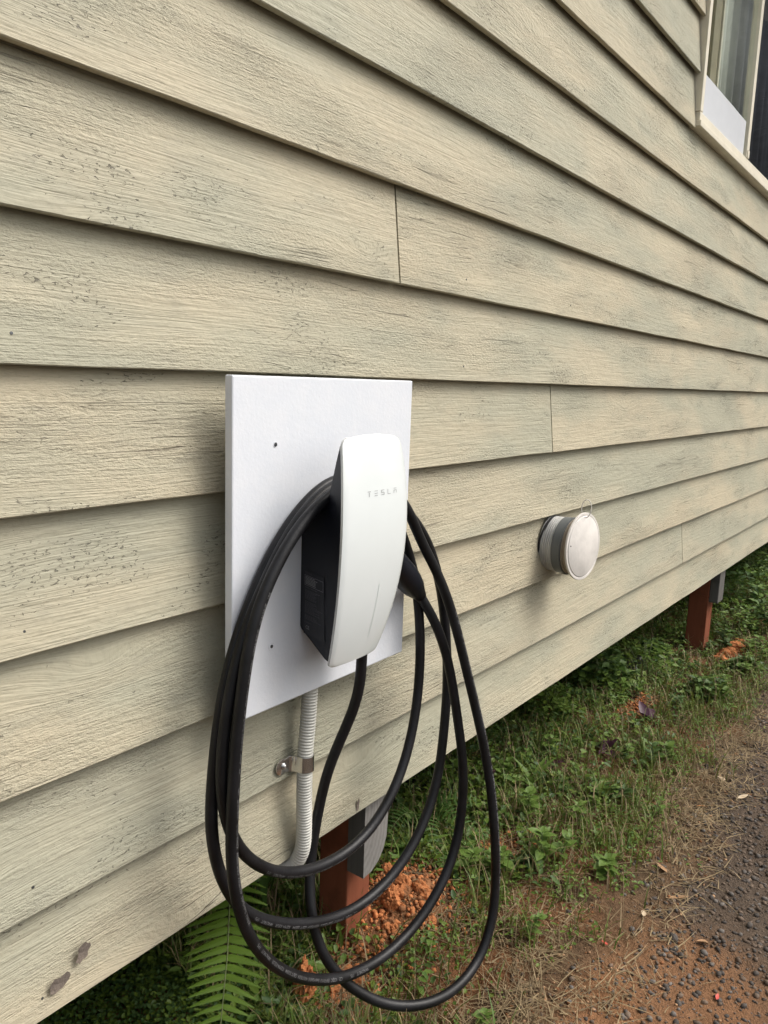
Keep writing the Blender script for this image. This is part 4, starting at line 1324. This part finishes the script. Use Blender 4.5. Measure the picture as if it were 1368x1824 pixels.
# ferns: frond > pinnae
def pinna_mesh(name, L, W, mat, teeth=15, droop=0.22):
    v, f = [], []
    for i in range(teeth + 1):
        t = i / teeth
        v.append((t * L, 0, -droop * L * t * t))
    nmid = teeth + 1
    for sgn in (-1, 1):
        for i in range(teeth):
            t0 = i / teeth; tm = (i + 0.75) / teeth
            w = W * 0.5 * (1 - t0) ** 0.62 * (0.75 + 0.25 * min(1, t0 * 8))
            b = len(v)
            zt = -droop * L * tm * tm - 0.10 * w
            v.append(((t0 + 0.25 / teeth) * L, sgn * w * 0.85, zt))
            v.append((min(1.0, t0 + 1.30 / teeth) * L, sgn * w, zt - 0.05 * w))
            f.append((i, i + 1, b + 1, b) if sgn > 0 else (i, b, b + 1, i + 1))
    me = bpy.data.meshes.new(name)
    me.from_pydata(v, [], f); me.materials.append(mat)
    return me
def frond(parent, pts, npairs, Lmax, pm, nrm, prof, rad=0.0014, s0=0.05, mat='stem', fwd=0.35, r2=random.Random(1)):
    path = resample(catmull(pts, 8), 0.004)
    T, U, V = frames(path)
    loc0 = Vector(path[0])
    root = tube('frond', path - path[0], np.linspace(rad, rad * 0.4, len(path)), M[mat], parent, 6)
    root.location = Vector(path[0]) - parent.location
    S = np.concatenate([[0], np.cumsum(np.linalg.norm(np.diff(path, axis=0), axis=1))]); S /= S[-1]
    for k in range(npairs):
        s = s0 + (1 - s0) * (k + 0.5) / npairs
        C = np.array([np.interp(s, S, path[:, i]) for i in range(3)])
        t = Vector([np.interp(s, S, T[:, i]) for i in range(3)]).normalized()
        n = Vector(nrm); n = (n - t * n.dot(t)).normalized()
        side = t.cross(n).normalized()
        for sg in (-1, 1):
            d = (side * sg + t * (fwd + 0.1 * (r2.random() - .5)) + n * (0.10 * (r2.random() - .5) + 0.08)).normalized()
            zax = (n - d * n.dot(d)).normalized()
            yax = zax.cross(d)
            o = bpy.data.objects.new('pinna', pm)
            COL.objects.link(o); o.parent = root
            L = Lmax * prof(s) * (0.94 + 0.12 * r2.random())
            mw = Matrix((d * L, yax * L, zax * L)).transposed().to_4x4()
            mw.translation = Vector(C) - loc0
            o.matrix_local = mw
    return root
PM = pinna_mesh('pinna', 1.0, 0.225, M['fern'], 17, 0.16)
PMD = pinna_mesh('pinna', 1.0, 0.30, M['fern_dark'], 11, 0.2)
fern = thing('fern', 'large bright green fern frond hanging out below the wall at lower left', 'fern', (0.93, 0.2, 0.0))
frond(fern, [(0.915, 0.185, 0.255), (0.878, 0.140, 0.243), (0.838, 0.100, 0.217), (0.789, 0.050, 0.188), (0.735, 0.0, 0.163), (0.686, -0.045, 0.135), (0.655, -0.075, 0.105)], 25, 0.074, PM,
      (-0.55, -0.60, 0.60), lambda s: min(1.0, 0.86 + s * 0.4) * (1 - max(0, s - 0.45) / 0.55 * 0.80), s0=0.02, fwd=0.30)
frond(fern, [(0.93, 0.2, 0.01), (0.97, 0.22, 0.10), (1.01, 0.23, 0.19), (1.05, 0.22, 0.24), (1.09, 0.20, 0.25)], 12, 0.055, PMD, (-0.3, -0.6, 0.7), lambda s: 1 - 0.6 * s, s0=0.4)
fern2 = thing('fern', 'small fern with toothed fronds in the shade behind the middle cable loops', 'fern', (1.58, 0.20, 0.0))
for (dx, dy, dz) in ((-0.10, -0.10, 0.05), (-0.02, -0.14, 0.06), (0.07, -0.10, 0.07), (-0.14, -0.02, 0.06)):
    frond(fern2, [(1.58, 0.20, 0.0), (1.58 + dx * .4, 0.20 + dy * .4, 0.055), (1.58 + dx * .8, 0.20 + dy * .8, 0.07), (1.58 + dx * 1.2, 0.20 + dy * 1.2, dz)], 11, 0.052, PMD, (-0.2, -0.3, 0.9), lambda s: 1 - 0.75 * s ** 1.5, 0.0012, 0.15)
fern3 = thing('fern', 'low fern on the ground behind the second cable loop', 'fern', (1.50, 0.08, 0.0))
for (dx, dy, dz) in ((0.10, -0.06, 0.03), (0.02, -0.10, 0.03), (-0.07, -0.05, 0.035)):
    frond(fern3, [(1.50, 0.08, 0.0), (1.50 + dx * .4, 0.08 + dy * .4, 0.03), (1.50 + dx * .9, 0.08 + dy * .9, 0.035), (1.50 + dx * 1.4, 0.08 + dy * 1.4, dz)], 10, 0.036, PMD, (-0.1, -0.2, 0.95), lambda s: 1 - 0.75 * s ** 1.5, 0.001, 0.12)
# long hanging leaves in the dark beside the near post
pend = thing('strap_leaf_plant', 'plant with long drooping strap leaves in the dark left of the near post', 'plant', (1.02, 0.26, -0.01))
tube('stem', np.array([(0, 0, 0), (0.0, 0, 0.1), (0.01, 0.0, 0.2), (0.02, -0.01, 0.27)]), 0.003, M['stem'], pend, 6)
r6 = random.Random(3)
for k in range(16):
    put_leaf(pend, LM['pendant'], (0.02 + 0.04 * (r6.random() - .3), -0.01 - 0.05 * r6.random(), 0.15 + 0.13 * r6.random()), r6.random() * 6.28, -0.5 - 0.8 * r6.random(), (r6.random() - .5), 0.7 + 0.6 * r6.random())
# two leafy sprouts at the bottom left corner of the picture
weed(0.585, 0.065, 0.05, 'ovate', 'broad leaved sprout by the bottom left corner under the wall', None, 60, scale=1.3, pairs=2)
weed(0.655, 0.020, 0.05, 'ovate', 'pale broad leaved sprout between the corner and the large fern', None, 61, scale=1.3, pairs=2)

# fallen leaves and scraps
def fallen(x, y, L, W, az, mat, label, name='fallen_leaf', cat='leaf', curl=0.3, seed=0):
    me = leaf_mesh('fallen_leaf', L, W, M[mat], 0.8, curl, -0.12)
    o = bpy.data.objects.new(name, me); COL.objects.link(o)
    o.location = (x, y, float(ground_z(x, y)) + 0.006)
    o.rotation_euler = (0.25, 0.1, az)
    return tag(o, label, cat)
fallen(1.735, -0.440, 0.060, 0.017, 2.4, 'deadleaf', 'long curled brown leaf on the gravel edge')
fallen(1.78, -0.375, 0.040, 0.016, 1.0, 'deadleaf', 'curled brown leaf lying at the end of the straw')
fallen(2.27, -0.42, 0.045, 0.012, -0.4, 'paleleaf', 'pale yellow leaf on the gravel at far right')
fallen(2.36, -0.36, 0.028, 0.022, 0.8, 'paleleaf', 'round tan leaf beside the far gravel edge')
fallen(1.60, -0.52, 0.026, 0.014, 1.9, 'deadleaf', 'orange brown crumpled leaf in the middle of the gravel', curl=0.7)
fallen(2.19, -0.355, 0.026, 0.010, 2.2, 'orange', 'bright orange petal at the edge of the gravel', 'petal', 'petal')
fallen(1.585, -0.385, 0.020, 0.012, 0.3, 'paleleaf', 'small pale leaf scrap beside the curled leaf', curl=0.6)
fallen(1.46, -0.355, 0.016, 0.008, 1.3, 'red', 'small red scrap on the straw below the weeds', 'red_scrap', 'scrap')
fallen(1.46, -0.57, 0.018, 0.007, 0.1, 'red', 'small red scrap on the gravel at lower right', 'red_scrap', 'scrap')
clod(1.572, -0.455, 0.013, 0.009, 0.008, 501, 'smooth black stone at the edge of the gravel', None, 0.6, 'stone1', 0.5, 2, 0.25)['category'] = 'stone'
clod(1.545, -0.468, 0.005, 0.005, 0.004, 502, 'small pale grey pebble beside the black stone', None, 0.6, 'stone3', 0.6, 2, 0.2)['category'] = 'pebble'
for o_ in list(COL.objects):
    if o_.get('category') in ('stone', 'pebble'):
        o_.name = o_['category']
# black sheet plastic crumpled under the wall
def plastic(x, y, sx, sy, seed, label):
    r2 = np.random.default_rng(seed)
    n = 14
    v, f = [], []
    for i in range(n):
        for j in range(n):
            X, Y = (i / (n - 1) - .5) * sx, (j / (n - 1) - .5) * sy
            v.append((X + 0.01 * r2.random(), Y + 0.01 * r2.random(), 0.07 * float(fbm(np.array(X * 12 + seed), np.array(Y * 12))) - 0.012))
    for i in range(n - 1):
        for j in range(n - 1):
            f.append((i * n + j, (i + 1) * n + j, (i + 1) * n + j + 1, i * n + j + 1))
    o = mesh_obj('plastic_sheet', v, f, M['plastic_black'])
    o.location = (x, y, float(ground_z(x, y)))
    md = o.modifiers.new('thick', 'SOLIDIFY'); md.thickness = 0.001
    return tag(o, label, 'plastic')
plastic(1.80, 0.26, 0.22, 0.14, 4, 'crumpled black plastic under the wall behind the cable loops')
plastic(3.05, 0.24, 0.35, 0.16, 6, 'crumpled black plastic in the weeds before the far post')

# conifers across the yard behind the viewer: slim pair mirrored in the cover, big ones added to darken the panes
def conifer(x, y, h, r, seed, label, n=2600, big=1.0):
    r2 = np.random.default_rng(seed)
    t = thing('conifer', label, 'tree', (x, y, -0.05), 'conifers round the yard')
    path = np.array([(0, 0, h * s) for s in np.linspace(0, 0.97, 8)])
    tube('trunk', path, np.linspace(0.16, 0.02, 8), M['bark'], t, 8)
    s = r2.random(n) ** 0.7
    zz = h * (0.10 + 0.9 * (1 - s)) 
    rr = r * s * (0.25 + 0.75 * r2.random(n)) * (0.75 + 0.35 * np.sin(zz * 4.2 + seed))
    a = r2.random(n) * 6.28
    P = np.stack([rr * np.cos(a), rr * np.sin(a), zz - 0.25 * rr], 1)
    d = np.stack([np.cos(a), np.sin(a), -0.3 + 0.4 * r2.random(n)], 1)
    sd = np.stack([-np.sin(a), np.cos(a), (r2.random(n) - .5)], 1)
    L = big * (0.25 + 0.5 * r2.random(n))[:, None]; W = L * 0.42
    v = np.stack([P - sd * W * .5, P + sd * W * .5, P + d * L], 1).reshape(-1, 3)
    f = np.arange(3 * n).reshape(-1, 3)
    mesh_obj('crown', v, f, M['needles'], t)
for k, (x, y, h, r, lb_) in enumerate([(15.5, -12.0, 6.6, 1.5, 'slim dark conifer behind the viewer, left of the pair mirrored in the cover'), (17.5, -15.5, 7.4, 1.7, 'slim dark conifer behind the viewer, right of the pair mirrored in the cover'),
        (20.0, -5.2, 17.0, 4.2, 'added broad conifer out of view down the yard to darken the left pane'), (23.0, -8.5, 19.0, 4.5, 'added tall conifer out of view down the yard to darken the window'), (28.0, -6.0, 20.0, 4.5, 'added conifer out of view farthest down the yard to darken the right pane')]):
    conifer(x, y, h, r, 40 + k, lb_, 2600 if k < 2 else 9000, 1.0 if k < 2 else 2.2)
